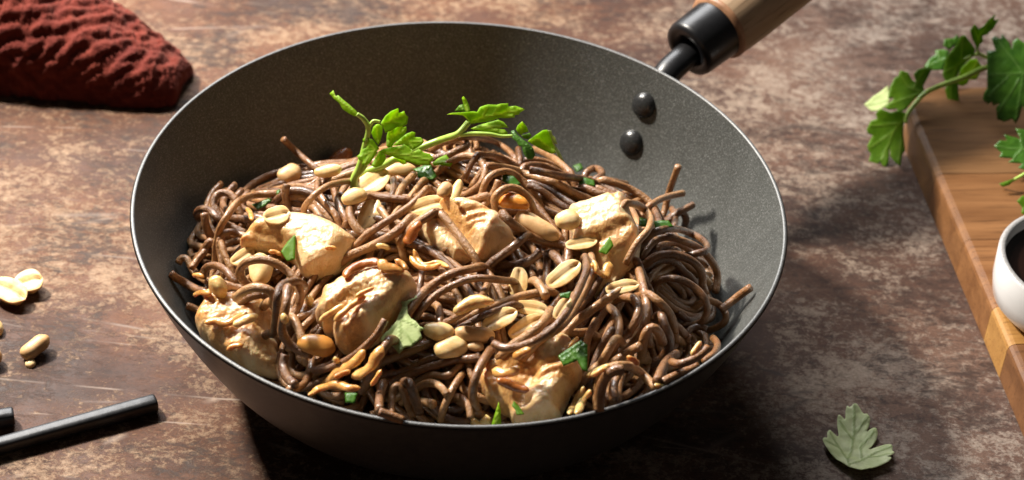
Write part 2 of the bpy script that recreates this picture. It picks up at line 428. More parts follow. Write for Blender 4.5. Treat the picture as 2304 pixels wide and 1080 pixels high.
# rivets: on the inner wall, found from their pixels
def wall_point(p):
    d = rays([p])[0]; best = None
    for t in np.linspace(0.6, 1.3, 3500):
        q = c_o + t * d
        r = math.hypot(q[0], q[1])
        if r < R_WOK + 0.002 and q[2] < Z_RIM and q[2] <= float(z_in(r)):
            return q
    return q
for p in ((1449, 237), (1421, 321)):
    q = wall_point(p); r = math.hypot(q[0], q[1])
    sl = (float(z_in(r + 0.0005)) - float(z_in(r - 0.0005))) / 0.001
    n = unit((-q[0] / r * sl, -q[1] / r * sl, 1.0))
    prf = [(0.0001, 0.0040), (0.0022, 0.0038), (0.0044, 0.0031), (0.0060, 0.0019), (0.0067, 0.0003), (0.0068, -0.0018)]
    V, F = lathe(prf, 28)
    t1 = unit(np.cross(n, [0.3, 0.1, 1])); t2 = np.cross(n, t1)
    V = q + V[:, :1] * t1 + V[:, 1:2] * t2 + V[:, 2:] * n
    mesh_obj('rivet', V, F, M_RIVET, wok)
# handle: radial direction of the rivets
HAZ = math.radians(47.5)
hd = np.array([math.cos(HAZ), math.sin(HAZ), 0.0])
side = np.array([-hd[1], hd[0], 0.0])
def handle_pt(s, z): return hd * s + np.array([0, 0, z])
hp0 = at_z([(1503, 158)], 0.074)[0]
hp1 = at_z([(1690, 17)], 0.088)[0]
hax = unit(hp1 - hp0)
hside = unit(np.cross(UP, hax)); hup = np.cross(hax, hside)
def along(prof, n=40, shift=0.0):
    """profile of (radius, distance along the handle axis)"""
    V, F = lathe(prof, n)
    return hp0 + V[:, :1] * hside + V[:, 1:2] * hup + V[:, 2:] * hax + shift * hup, F
def r_at(z): return RB + (R_WOK - RB) * ((z - 0.004) / (Z_RIM - 0.004))**(1 / PWR)
_hr = unit(hp0 * [1, 1, 0])
def wallout(z, off): return _hr * (r_at(z) + TH + off) + np.array([0, 0, z])
Ps = np.array([wallout(0.036, 0.0085), wallout(0.054, 0.0090), 0.5 * (wallout(0.066, 0.011) + hp0) - np.array([0, 0, 0.001]), hp0 + hax * 0.006, hp0 + hax * 0.030])
V, F = tube(spline(Ps, 8), 0.0075, 16, 0.8, normal=np.tile(hup, (33, 1)))
mesh_obj('handle_bracket', V, F, M_BLACK, wok)
f0, f1 = 0.014, 0.036
V, F = along([(0.0001, f0 + 0.004), (0.0078, f0 + 0.004), (0.0092, f0 + 0.0005), (0.0128, f0), (0.0146, f0 + 0.0008), (0.0154, f0 + 0.003), (0.0160, f1)], 48, 0.003)
mesh_obj('ferrule', V, F, M_BLACK, wok)
V, F = along([(0.0150, f1 - 0.001), (0.0176, f1), (0.0182, f1 + 0.0012), (0.0182, f1 + 0.0022), (0.0176, f1 + 0.003)], 48, 0.003)
mesh_obj('wooden_shoulder', V, F, M_COPPER, wok)
V, F = along([(0.0176, f1 + 0.002), (0.0180, f1 + 0.004), (0.0184, f1 + 0.02), (0.0178, f1 + 0.06), (0.0162, f1 + 0.10), (0.0160, f1 + 0.13), (0.0150, f1 + 0.145), (0.010, f1 + 0.152), (0.0005, f1 + 0.154)], 48, 0.003)
ho = mesh_obj('wooden_handle', V, F, M_HANDLE, None)
# bake the handle's own axis into its object space so the grain runs along it
Mw = Matrix(((hax[0], hside[0], hup[0], hp0[0]), (hax[1], hside[1], hup[1], hp0[1]), (hax[2], hside[2], hup[2], hp0[2]), (0, 0, 0, 1)))
ho.data.transform(Mw.inverted() @ ho.matrix_basis); ho.matrix_basis = Mw
ho.parent = wok
for o_ in list(wok.children):
    if o_.name in ('ferrule', 'wooden_shoulder'):
        o_.parent = ho; o_.matrix_parent_inverse = Mw.inverted()

# ------------------------------------------------------------------ pile height field (what lies in the wok so far)
GS, G0, GN = 0.001, -0.16, 321
gx = G0 + GS * np.arange(GN)
GX, GY = np.meshgrid(gx, gx, indexing='ij')
GR = np.hypot(GX, GY)
WALL = np.where(GR < R_WOK, z_in(GR), 0.0) + 0.0004
yb = GY + 0.012
TARGET = Z_RIM - 0.0005 - 0.050 * (GX / R_WOK)**2 - np.where(yb > 0, 0.082, 0.040) * (yb / R_WOK)**2
TARGET = np.where(TARGET < WALL, WALL, TARGET)
H = np.maximum(WALL, TARGET - 0.018)
BED = H.copy()

def samp(A, x, y):
    i = np.clip(np.rint((x - G0) / GS).astype(int), 0, GN - 1); j = np.clip(np.rint((y - G0) / GS).astype(int), 0, GN - 1)
    return A[i, j]
def dil(A, k):
    B = A.copy()
    for dx in range(-k, k + 1):
        for dy in range(-k, k + 1):
            if dx * dx + dy * dy <= k * k + 1: B = np.maximum(B, np.roll(np.roll(A, dx, 0), dy, 1))
    return B
def march(P, r, A):
    """where each pixel's ray first comes within r of the pile"""
    zs = np.arange(Z_RIM + 0.05, 0.002, -0.0007)
    d = rays(P)
    t = (zs[None] - c_o[2]) / d[:, 2:3]
    x = c_o[0] + t * d[:, :1]; y = c_o[1] + t * d[:, 1:2]
    hit = (zs[None] - r) <= samp(A, x, y)
    inside = np.hypot(x, y) < R_WOK - 0.001
    hit &= inside | (zs[None] < 0.004)
    k = np.argmax(hit, 1)
    return zs[k]
DISC = {}
def stamp(P, r):
    global H
    k = int(math.ceil(r / GS))
    for p in P:
        i = int(round((p[0] - G0) / GS)); j = int(round((p[1] - G0) / GS))
        i0, i1, j0, j1 = max(0, i - k), min(GN, i + k + 1), max(0, j - k), min(GN, j + k + 1)
        if i0 >= i1 or j0 >= j1: continue
        d2 = (gx[i0:i1, None] - p[0])**2 + (gx[None, j0:j1] - p[1])**2
        hgt = p[2] + np.sqrt(np.maximum(r * r - d2, 0))
        H[i0:i1, j0:j1] = np.where(d2 < r * r, np.maximum(H[i0:i1, j0:j1], hgt), H[i0:i1, j0:j1])

def rough_tube(P, r, sides=8, flat=1.0, amp=0.05, seed=0.0):
    n = len(P)
    rr = np.array([r * (1 + amp * mnoise.noise(Vector((i * 0.21 + seed, seed * 1.7, 0)))) for i in range(n)])
    return tube(P, rr, sides, flat)
NOODLES = []
NOODLE_R = 0.00182
def finish_noodle(P, r, buried=False, label=None):
    NOODLES.append((P, r, buried, label))
def lay_px(P, r=NOODLE_R, lift=None, free=(False, False), stiff=3.2, dive=0.006, sink=0.0, raise_=0.0):
    """lay a strand along pixels P on top of the pile"""
    n0 = len(P)
    Q = np.column_stack([P, np.zeros(n0) if lift is None else np.asarray(lift, float) * 0.001])
    S = spline(Q, step=8)
    A = dil(H, 1)
    z = march(S[:, :2], r * 0.92, A)
    z = smooth1(maxf(z, 1), stiff) - sink + raise_ + S[:, 2]
    X = at_z(S[:, :2], z)
    X = np.stack([smooth1(X[:, i], 0.9) for i in range(3)], 1)
    rr = np.hypot(X[:, 0], X[:, 1]); X[:, 2] = np.maximum(X[:, 2], np.where(rr < R_WOK - 0.001, z_in(rr) + r * 0.9, X[:, 2]))
    ext = []
    for e, fr in ((0, free[0]), (1, free[1])):
        if fr: ext.append(None); continue
        p = X[0] if e == 0 else X[-1]; q = X[min(3, len(X) - 1)] if e == 0 else X[-min(4, len(X))]
        t = p - q; t[2] = 0; t = unit(t + 1e-9)
        s = np.linspace(0, 1, 6)[1:, None]
        E_ = p + t * s * 0.009 + np.array([0, 0, -1.0]) * dive * s**1.4 * 1.5
        er = np.hypot(E_[:, 0], E_[:, 1]); 
        k = er < 0.116; E_ = E_[k] if k.any() else None
        if E_ is not None: E_[:, 2] = np.maximum(E_[:, 2], z_in(np.hypot(E_[:, 0], E_[:, 1])) + r)
        ext.append(E_)
    if ext[0] is not None: X = np.vstack([ext[0][::-1], X])
    if ext[1] is not None: X = np.vstack([X, ext[1]])
    stamp(X, r)
    return X
def noodle(crop, pts, lift=None, free=(0, 0), r=NOODLE_R, **kw):
    finish_noodle(lay_px(px(crop, pts), r, lift, free, **kw), r, False, NOODLE_LABELS.get(crop + pts.split()[0]))

NOODLE_LABELS = {
 'A770,300': 'straight noodle stub leaning alone against the shaded wok wall behind the peanuts',
 'C1018,112': 'straight noodle end standing upright against the lit wok wall below the rivets',
 'C1050,282': 'cut noodle end pointing outward across the upright noodle below the rivets',
 'C1110,350': 'short noodle stub low beside the upright noodle end',
 'C1460,852': 'straight noodle end poking out onto the bare wok wall near the rim',
 'B850,790': 'noodle arching over the orange carrot slice',
 'B1055,545': 'noodle with a square cut end running behind the square cut chicken piece',
 'C805,590': 'noodle loop above the stacked coils beside the square cut chicken',
 'C870,900': 'large round noodle loop near the straight noodle end on the wok wall',
 'C1190,930': 'small noodle loop hooked outside the large round loop at the wok wall',
 'B500,470': 'small curled noodle knot under the long parsley stem',
 'A1640,650': 'noodle curving round two peanuts behind the smooth chicken',
 'A900,775': 'noodle arch between the parsley foot and the smooth chicken',
 'E1395,75': 'long noodle with a free end sweeping under the peanut cluster',
 'E1430,70': 'noodle lying close alongside the long sweeping noodle',
 'C725,832': 'straight noodle with a cut end crossing a slim peanut half',
 'D600,275': 'noodle arch over the pale peanut beside the smooth chicken',
 'F388,880': 'broad noodle arch standing at the rim beside the large stringy chicken',
 'D1395,455': 'noodle with a cut end leaning on the rough chicken beside the pale leaf',
 'F1062,488': 'short noodle end carrying an onion sliver near the rim',
 'W440,330': 'noodle lying in the furrow of the split chicken piece',
 'E330,400': 'upper of two parallel noodles arching beside the rough chicken',
 'E405,385': 'lower of two parallel noodles arching beside the rough chicken',
 'D800,265': 'S-shaped noodle ending at the orange sauce-soaked peanut',
 'F455,245': 'noodle with a free end hooking down beside the large stringy chicken',
 'B885,805': 'noodle passing under the whole wrinkled peanut to the square cut chicken',
 'D790,662': 'noodle stub rising beside the chicken wedged against the wok wall',
}
# random under-layers, always where the pile is lowest
def fill(count, nmin, nmax, buried):
    for _ in range(count):
        best = None
        Hd = H
        for _c in range(9):
            rr = 0.118 * math.sqrt(random.random()); th = random.uniform(0, 2 * math.pi)
            x, y = rr * math.cos(th), rr * math.sin(th) - 0.006; h = random.uniform(0, 2 * math.pi); kp = random.gauss(0, 9)
            n = random.randint(nmin, nmax); pts = []
            for i in range(n):
                pts.append((x, y)); kp += random.gauss(0, 3.5); kp = max(-75, min(75, kp))
                q = math.hypot(x, y)
                lim_ = 0.092 - (0.022 if y > 0.03 else 0.0)
                if q > lim_:   # turn back from the wall
                    out = math.atan2(y, x); dlt = (h - out + math.pi) % (2 * math.pi) - math.pi
                    kp = (70 if dlt > 0 else -70) * min(1.0, (q - lim_) / 0.02)
                    if q > lim_ + 0.030: break
                h += kp * 0.0022; x += 0.0022 * math.cos(h); y += 0.0022 * math.sin(h)
            if len(pts) < 14: continue
            A = np.array(pts); dfc = (samp(TARGET, A[:, 0], A[:, 1]) - samp(Hd, A[:, 0], A[:, 1]))
            sc_ = dfc.mean() - 0.3 * max(0, 0.002 - dfc.min())
            if best is None or sc_ > best[0]: best = (sc_, A)
        if best is None or best[0] < 0.0020: continue
        A = best[1]
        for o in range(random.choice((2, 3, 4, 5))):
            T = np.gradient(A, axis=0); T /= np.linalg.norm(T, axis=1)[:, None]; Nn = np.stack([-T[:, 1], T[:, 0]], 1)
            wob = np.array([mnoise.noise(Vector((i * 0.07, _ * 1.3, o * 3.1))) for i in range(len(A))])
            B = A + Nn * (0.0039 * o + 0.0013 * wob)[:, None]
            B = B[np.hypot(B[:, 0], B[:, 1]) < 0.126]
            if len(B) < 10: continue
            z = samp(dil(H, 1), B[:, 0], B[:, 1]) + NOODLE_R * 0.85
            z = smooth1(maxf(z, 1), 3.0)
            z = np.maximum(z, z_in(np.hypot(B[:, 0], B[:, 1])) + NOODLE_R)
            X = np.column_stack([B, z]); 
            X = spline(X[::2], 2)
            stamp(X, NOODLE_R); finish_noodle(X, NOODLE_R, buried)
fill(64, 40, 80, True)
fill(56, 40, 85, False)

# strands read off the photograph; first those that lie under the meat
LOW = [
 ('A', '770,300 870,395 985,490', (14, 7, 0), (1, 0)),
 ('A', '385,760 350,700 370,645 425,628 480,660 500,720', (0, 4, 8, 8, 5, 0), (0, 0)),
 ('A', '270,800 242,755 285,722 340,745 395,800 450,830 540,870', (0, 4, 6, 5, 3, 0, 0), (0, 0)),
 ('A', '295,750 308,840 345,915', (3, 2, 0), (0, 0)),
 ('A', '730,635 640,640 560,655 490,695 430,780 390,850 368,960 360,1070', (0, 2, 5, 7, 7, 5, 2, 0), (0, 0)),
 ('A', '395,1010 385,930 410,880 470,868 560,900', None, (0, 0)),
 ('A', '330,920 290,990 240,1050 205,1090', None, (0, 0)),
 ('A', '400,930 412,990 445,1060', None, (0, 0)),
 ('A', '840,650 920,662 990,705 1040,765 1100,830', None, (0, 0)),
 ('A', '830,615 900,620 960,640 1010,680 1060,730 1110,775', None, (0, 0)),
 ('A', '960,720 1000,780 1050,840', None, (0, 0)),
 ('A', '800,575 788,640 812,760', (5, 3, 0), (1, 0)),
 ('A', '1080,600 1100,680 1140,760 1170,830', None, (0, 0)),
 ('A', '990,560 980,620 1030,690 1090,760', None, (0, 0)),
 ('A', '1060,500 1040,560 1030,600', (8, 4, 0), (1, 0)),
 ('A', '900,775 903,720 950,660 1020,602 1100,572 1215,556', (0, 3, 5, 5, 4, 2), (0, 0)),
 ('A', '1640,650 1540,665 1400,655 1300,650 1225,668 1182,710 1180,765 1210,830 1260,880 1315,892', (0, 2, 4, 5, 6, 6, 5, 3, 1, 0), (0, 0)),
 ('A', '1360,720 1430,820 1465,880', (4, 2, 0), (1, 0)),
 ('B', '230,600 232,680 214,712', None, (0, 0)),
 ('B', '360,570 290,640 255,705', None, (1, 0)),
 ('B', '410,610 340,700 290,760 245,805', None, (0, 0)),
 ('B', '470,650 400,690 340,760', (3, 1, 0), (1, 0)),
 ('B', '500,470 565,455 625,425 670,405 680,385 630,362 585,372 566,400 575,420', (0, 2, 6, 8, 9, 9, 7, 4, 0), (0, 0)),
 ('B', '560,372 640,348 740,350 830,370 920,420 975,480', (2, 5, 6, 5, 3, 0), (0, 0)),
 ('B', '600,515 655,550 700,590 725,630', None, (0, 0)),
 ('B', '590,492 660,460 730,470 780,520 783,590 745,650 670,700', (0, 4, 6, 6, 5, 3, 0), (0, 0)),
 ('B', '735,452 820,456 900,480 970,520 1045,565', (2, 4, 4, 3, 0), (0, 0)),
 ('B', '800,520 880,530 960,545 1060,580 1170,612 1240,640 1310,680 1420,725', None, (0, 0)),
 ('B', '1030,490 1100,488 1180,508 1245,560', None, (0, 0)),
 ('B', '1020,530 1090,517 1170,530 1255,575', None, (0, 0)),
 ('B', '1090,420 1160,450 1225,492 1280,540 1312,575', None, (0, 0)),
 ('B', '985,415 1000,490', (9, 0), (1, 0)),
 ('B', '1400,565 1440,538 1488,545 1500,580 1450,605', (0, 4, 6, 5, 0), (0, 0)),
 ('B', '1470,610 1550,612 1640,635', None, (0, 0)),
 ('B', '1060,620 1160,660 1260,720 1330,760', None, (0, 0)),
 ('B', '1055,545 1150,562 1250,585 1370,602 1450,622 1530,660 1640,712', (5, 5, 4, 3, 3, 2, 0), (1, 0)),
 ('B', '765,700 790,620 840,570 920,555 990,590 1050,650', (0, 3, 5, 5, 3, 0), (0, 0)),
 ('B', '872,605 850,670 800,740 755,785', (4, 3, 1, 0), (1, 0)),
 ('B', '640,745 720,725 800,700', None, (0, 0)),
 ('B', '1075,640 1150,685 1220,740 1290,782 1340,795', (1, 3, 3, 2, 0), (0, 0)),
 ('B', '800,795 880,796 980,797 1050,800', None, (0, 0)),
 ('B', '850,790 842,720 880,672 940,650 1000,670 1050,720 1080,780 1092,820', (0, 5, 8, 9, 9, 7, 3, 0), (0, 0)),
 ('B', '0,740 60,710 150,715 310,727', None, (0, 0)),
 ('C', '560,200 640,225 730,260 810,310 860,360', None, (0, 0)),
 ('C', '520,250 620,290 700,330', None, (0, 0)),
 ('C', '440,250 560,290 640,300', None, (0, 0)),
 ('C', '870,385 895,440 900,480', None, (0, 0)),
 ('C', '970,370 1002,425 985,490', (3, 3, 0), (0, 0)),
 ('C', '1030,385 1065,435 1050,495', (3, 4, 0), (0, 0)),
 ('C', '1110,350 1060,378 1010,405', (7, 4, 0), (1, 0)),
 ('C', '730,385 762,450 768,510', (2, 3, 1), (0, 0)),
 ('C', '1018,112 990,190 960,275 935,380', (17, 12, 6, 0), (1, 0)),
 ('C', '1050,282 980,296 900,322 830,365', (10, 8, 5, 0), (1, 0)),
 ('C', '840,790 920,712 1020,690 1100,740', None, (0, 0)),
 ('C', '835,720 900,690 990,700 1060,770', None, (0, 0)),
 ('C', '900,600 980,580 1070,620 1130,690', None, (0, 0)),
 ('C', '830,620 880,567 960,550 1050,575 1130,610 1195,665 1240,735 1255,800 1240,890', (0, 2, 4, 5, 5, 5, 4, 3, 0), (0, 0)),
 ('C', '805,590 850,530 930,500 1030,505 1120,540 1190,590 1192,630 1120,650 1055,662', (0, 4, 7, 8, 9, 9, 7, 4, 1), (0, 0)),
 ('C', '815,715 880,667 960,652 1050,670 1120,710 1160,770 1162,850', (0, 4, 6, 6, 6, 5, 2), (0, 0)),
 ('C', '1020,1010 1080,1060 1140,1040', None, (0, 0)),
 ('C', '1190,930 1250,950 1300,1000 1303,1060 1250,1100', (0, 4, 6, 6, 2), (0, 0)),
 ('C', '1460,852 1390,902 1315,960 1270,995', (6, 4, 2, 0), (1, 0)),
 ('C', '870,900 880,832 950,800 1040,812 1120,860 1180,930 1190,1000 1160,1065 1080,1090', (0, 5, 8, 9, 9, 9, 8, 5, 0), (0, 0)),
 ('D', '85,170 110,195 160,222 240,270 310,292', (0, 0, 0, 0, 0), (1, 0)),
 ('D', '135,120 158,80 192,86 222,150 270,200 335,232', (0, 2, 3, 2, 1, 0), (0, 0)),
 ('D', '310,30 250,100 215,150', None, (0, 0)),
 ('D', '285,210 300,150 350,125 420,150 470,210 505,245', (0, 4, 6, 5, 3, 0), (0, 0)),
 ('D', '180,370 240,390 295,425', None, (1, 0)),
 ('D', '420,238 500,258 570,285', None, (0, 0)),
 ('D', '870,445 950,420 1010,360 1050,290 1130,220 1200,190', None, (0, 0)),
 ('D', '900,500 960,440 1000,380', None, (0, 0)),
 ('D', '800,370 850,470 885,560', None, (0, 0)),
 ('D', '950,690 935,780 890,860 805,885', (0, 4, 4, 0), (0, 0)),
 ('D', '960,770 1040,740 1120,720', None, (0, 0)),
 ('E', '560,505 680,442 820,382 960,330 1080,300 1170,280', (0, 2, 2, 2, 1, 0), (0, 0)),
 ('E', '600,530 740,450 860,400 960,365', None, (0, 0)),
 ('E', '560,470 640,425 720,370 770,310 802,240', (0, 2, 3, 3, 0), (0, 0)),
 ('E', '470,360 508,385 512,470', None, (0, 0)),
 ('E', '400,155 396,230 380,310', (4, 3, 0), (1, 0)),
 ('E', '1135,50 1060,92 980,120 890,132', (4, 2, 1, 0), (1, 0)),
 ('E', '200,700 330,655 460,600', None, (0, 0)),
 ('E', '180,790 320,765 440,700 560,680', None, (0, 0)),
 ('E', '260,820 400,760 500,730 620,700 740,690', None, (0, 0)),
 ('E', '640,730 560,800 470,790', None, (0, 0)),
 ('E', '820,640 762,730 722,830 712,930 745,1010', (0, 4, 5, 3, 0), (0, 0)),
 ('E', '650,785 605,850 562,930 530,1010 515,1075', (0, 5, 6, 4, 0), (0, 0)),
 ('E', '360,880 440,840 515,862 560,920', (0, 4, 4, 0), (0, 0)),
 ('E', '350,945 420,958 478,972', (0, 2, 4), (0, 1)),
 ('E', '640,930 690,990 700,1060', None, (0, 0)),
 ('F', '940,470 935,400 990,362 1060,380', None, (0, 0)),
 ('F', '860,470 900,420 960,440', None, (0, 0)),
 ('F', '1030,580 1100,525 1122,470 1085,430', (0, 3, 4, 0), (0, 0)),
 ('F', '180,380 250,402 320,400', None, (0, 0)),
 ('F', '315,570 330,440 382,320', (0, 3, 4), (0, 1)),
 ('F', '400,520 440,420 480,340', None, (0, 0)),
 ('F', '1000,600 920,640 850,668 780,705', None, (1, 0)),
]
for cr, pts, lift, free in LOW:
    noodle(cr, pts, lift, free, sink=0.0004)

# ------------------------------------------------------------------ traced slabs: meat, leaves, slices
def resample_closed(P, step):
    P = np.asarray(P); Q = np.vstack([P, P[:1]]); out = []
    for a_, b_ in zip(Q[:-1], Q[1:]):
        n = max(1, int(round(np.linalg.norm(b_ - a_) / step)))
        out.append(a_ + (b_ - a_) * np.linspace(0, 1, n, endpoint=False)[:, None])
    return np.vstack(out)
def smooth_closed(P, n=1):
    for _ in range(n):
        Q = np.empty((2 * len(P), 2)); R_ = np.roll(P, -1, 0)
        Q[0::2] = 0.75 * P + 0.25 * R_; Q[1::2] = 0.25 * P + 0.75 * R_; P = Q
    return P
def inside_poly(pts, poly):
    x, y = pts[:, 0], pts[:, 1]; c = np.zeros(len(pts), bool); n = len(poly); j = n - 1
    for i in range(n):
        xi, yi = poly[i]; xj, yj = poly[j]
        with np.errstate(divide='ignore', invalid='ignore'):
            c ^= ((yi > y) != (yj > y)) & (x < (xj - xi) * (y - yi) / (yj - yi + 1e-15) + xi)
        j = i
    return c
def seg_dist(pts, poly, closed=True):
    A_ = np.asarray(poly); B_ = np.roll(A_, -1, 0) if closed else A_[1:]
    if not closed: A_ = A_[:-1]
    D = np.full(len(pts), 1e9)
    for a_, b_ in zip(A_, B_):
        e = b_ - a_; L = e @ e + 1e-18
        t = np.clip(((pts - a_) @ e) / L, 0, 1)
        D = np.minimum(D, np.linalg.norm(pts - a_ - t[:, None] * e, axis=1))
    return D
def triangulate(poly, step):
    lo, hi = poly.min(0), poly.max(0)
    xs = np.arange(lo[0], hi[0], step); ys = np.arange(lo[1], hi[1], step * 0.87)
    g = np.array([(x + (0.5 * step if k % 2 else 0), y) for k, y in enumerate(ys) for x in xs])
    if len(g):
        g = g[inside_poly(g, poly)]
        if len(g): g = g[seg_dist(g, poly) > 0.55 * step]
    pts = np.vstack([poly, g]) if len(g) else poly
    n = len(poly)
    v, e, f, *_ = delaunay_2d_cdt([Vector(p) for p in pts], [(i, (i + 1) % n) for i in range(n)], [], 1, 1e-7)
    v = np.array([(p.x, p.y) for p in v])
    return v, [tuple(t) for t in f]
def plane_axes(n):
    n = unit(n); e1 = unit(c_r - (c_r @ n) * n); return e1, np.cross(n, e1), n
def slab(outline, p0, n, top, bottom, step=0.0012, power=0.5, round_=1, creases=(), ridges=(), facets=(), noise_amp=0.0008, noise_scale=140, fade=0.0068, seed=0.0, fibre=0.0):
    """a closed lump whose outline (pixels) lies in the plane (p0, n); returns world verts, faces, 'sauce' attr"""
    e1, e2, n = plane_axes(n)
    W = at_plane(outline, p0, n) - p0
    P2 = np.column_stack([W @ e1, W @ e2])
    if round_: P2 = smooth_closed(P2, round_)
    P2 = resample_closed(P2, step)
    jig = np.array([mnoise.noise(Vector((p[0] * 260 + seed, p[1] * 260, 2.2))) for p in P2]); cen = P2.mean(0)
    P2 = P2 + 0.0009 * jig[:, None] * (P2 - cen) / (np.linalg.norm(P2 - cen, axis=1)[:, None] + 1e-9) * (1 if noise_amp > 0.0005 else 0.2)
    v, F = triangulate(P2, step)
    d = seg_dist(v, P2); t = np.clip(d / fade, 0, 1)
    prof = (1 - (1 - t)**2)**power
    h = top * prof
    sauce = np.zeros(len(v))
    def to2(c): w = at_plane(c, p0, n) - p0; return np.column_stack([w @ e1, w @ e2])
    for c, depth, wid in creases:
        g = np.exp(-(seg_dist(v, to2(c), False) / wid)**2); h -= depth * g * prof; sauce += 0.7 * np.exp(-(seg_dist(v, to2(c), False) / (wid * 1.8))**2)
    for c, hgt, wid in ridges:
        h += hgt * np.exp(-(seg_dist(v, to2(c), False) / wid)**2) * prof
    for c, slope in facets:      # cut plane: beyond the line (to its right along the path) the top slopes away
        q = to2(c); a_, b_ = q[0], q[-1]; e = unit(b_ - a_); nn = np.array([e[1], -e[0]])
        s_ = (v - a_) @ nn; h -= np.maximum(0, s_) * slope * prof
    for i, p in enumerate(v):
        q = Vector((p[0] * noise_scale + seed, p[1] * noise_scale, seed * 0.7))
        a1 = mnoise.noise(q * 0.35); a2 = mnoise.noise(q); a3 = mnoise.noise(q * 2.6); a4 = mnoise.noise(q * 5.5)
        h[i] += prof[i] * noise_amp * (1.3 * a1 + 0.7 * a2 + 0.5 * a3 + 0.35 * a4)
        if fibre: h[i] += prof[i] * fibre * (mnoise.noise(Vector((p[0] * 110 + p[1] * 60 + seed, p[1] * 620 - p[0] * 330, seed))) + 0.8 * mnoise.noise(q * 4.5))
        sauce[i] += 0.35 * a1 - 0.25 * a2
    hb = -bottom * prof
    nb = len(P2); N0 = len(v)
    on_edge = d < 1e-7
    bot = np.full(N0, -1); bot[on_edge] = np.nonzero(on_edge)[0]
    free_i = np.nonzero(~on_edge)[0]; bot[free_i] = N0 + np.arange(len(free_i))
    T3 = p0 + v[:, :1] * e1 + v[:, 1:] * e2 + h[:, None] * n
    B3 = p0 + v[free_i, :1] * e1 + v[free_i, 1:] * e2 + hb[free_i, None] * n
    FF = list(F) + [(bot[c], bot[b], bot[a_]) for a_, b, c in F]
    a_, b_, c_ = F[0]
    nn = np.cross(T3[b_] - T3[a_], T3[c_] - T3[a_])
    if nn @ n < 0: FF = [f[::-1] for f in FF]
    return np.vstack([T3, B3]), FF, np.concatenate([sauce, sauce[free_i]]), N0
def stamp_mesh(V):
    global H
    A = np.full_like(H, -1.0)
    i = np.rint((V[:, 0] - G0) / GS).astype(int); j = np.rint((V[:, 1] - G0) / GS).astype(int)
    k = (i >= 0) & (i < GN) & (j >= 0) & (j < GN)
    np.maximum.at(A, (i[k], j[k]), V[k, 2])
    A = dil(A, 1)
    H = np.maximum(H, A)
N_MEAT = unit(0.80 * UP + 0.48 * TOCAM + np.array([-0.16, 0, 0]))
def chicken(outline, centre, label, top=0.010, bottom=0.011, up=0.002, n=N_MEAT, fib=0.0003, sauce=0.07, **kw):
    z = march(np.array([centre]), 0.0, H)[0] + up + 0.0025
    p0 = at_z([centre], z)[0]
    V, F, S, nt = slab(outline, p0, n, top, bottom, seed=centre[0] * 0.013, step=0.0008, fibre=fib, **kw)
    S = S + sauce
    r = np.hypot(V[:, 0], V[:, 1]); lim = R_WOK - 0.004     # keep inside the pan
    k = r > lim; V[k, :2] *= (lim / r[k])[:, None]
    V[:, 2] = np.maximum(V[:, 2], z_in(np.hypot(V[:, 0], V[:, 1])) + 0.0015)
    o = mesh_obj('chicken_piece', V, F, M_CHICKEN, None, attrs={'sauce': S})
    tag(o, label, 'chicken', 'chicken pieces in the wok')
    stamp_mesh(V)
    return o

# low nuts and slices that the meat or upper strands partly cover
def nut_mesh(kind, nu=26, nv=14):
    """unit nut along x: length 2, widths about 1"""
    V, F = [], []
    g = []
    for i in range(nv + 1):
        ph = math.pi * i / nv
        x = -math.cos(ph); w = math.sin(ph)**(0.66 if x < 0 else 0.66 + 0.42 * x)
        if kind == 'W': w *= 1.0 - 0.16 * math.exp(-(x / 0.35)**2) * 0.9
        else: w *= 1.0 + 0.10 * x
        for j in range(nu):
            t = 2 * math.pi * j / nu
            y, z = w * math.cos(t), w * math.sin(t)
            gr = 0.0
            if kind == 'F':      # flat face with a furrow and a germ notch
                if z > 0:
                    gr = math.exp(-(y / 0.13)**2) * (1 if abs(x) < 0.82 else 0)
                    z = 0.05 * min(z, 0.4) - 0.30 * gr * w
                    if x > 0.62: z -= 0.18 * math.exp(-((x - 0.8)**2 + y * y) / 0.02)
            elif kind == 'D':
                if z < 0: z *= 0.25
            else:
                gr = 0.5 * math.exp(-(y / 0.10)**2) if z > 0 else 0
                z -= 0.05 * gr
            V.append((x, y, z)); g.append(gr)
    for i in range(nv):
        for j in range(nu):
            k = (j + 1) % nu
            F.append((i * nu + j, i * nu + k, (i + 1) * nu + k, (i + 1) * nu + j))
    return np.array(V), F, np.array(g)
NUTS = {k: nut_mesh(k) for k in 'FDW'}
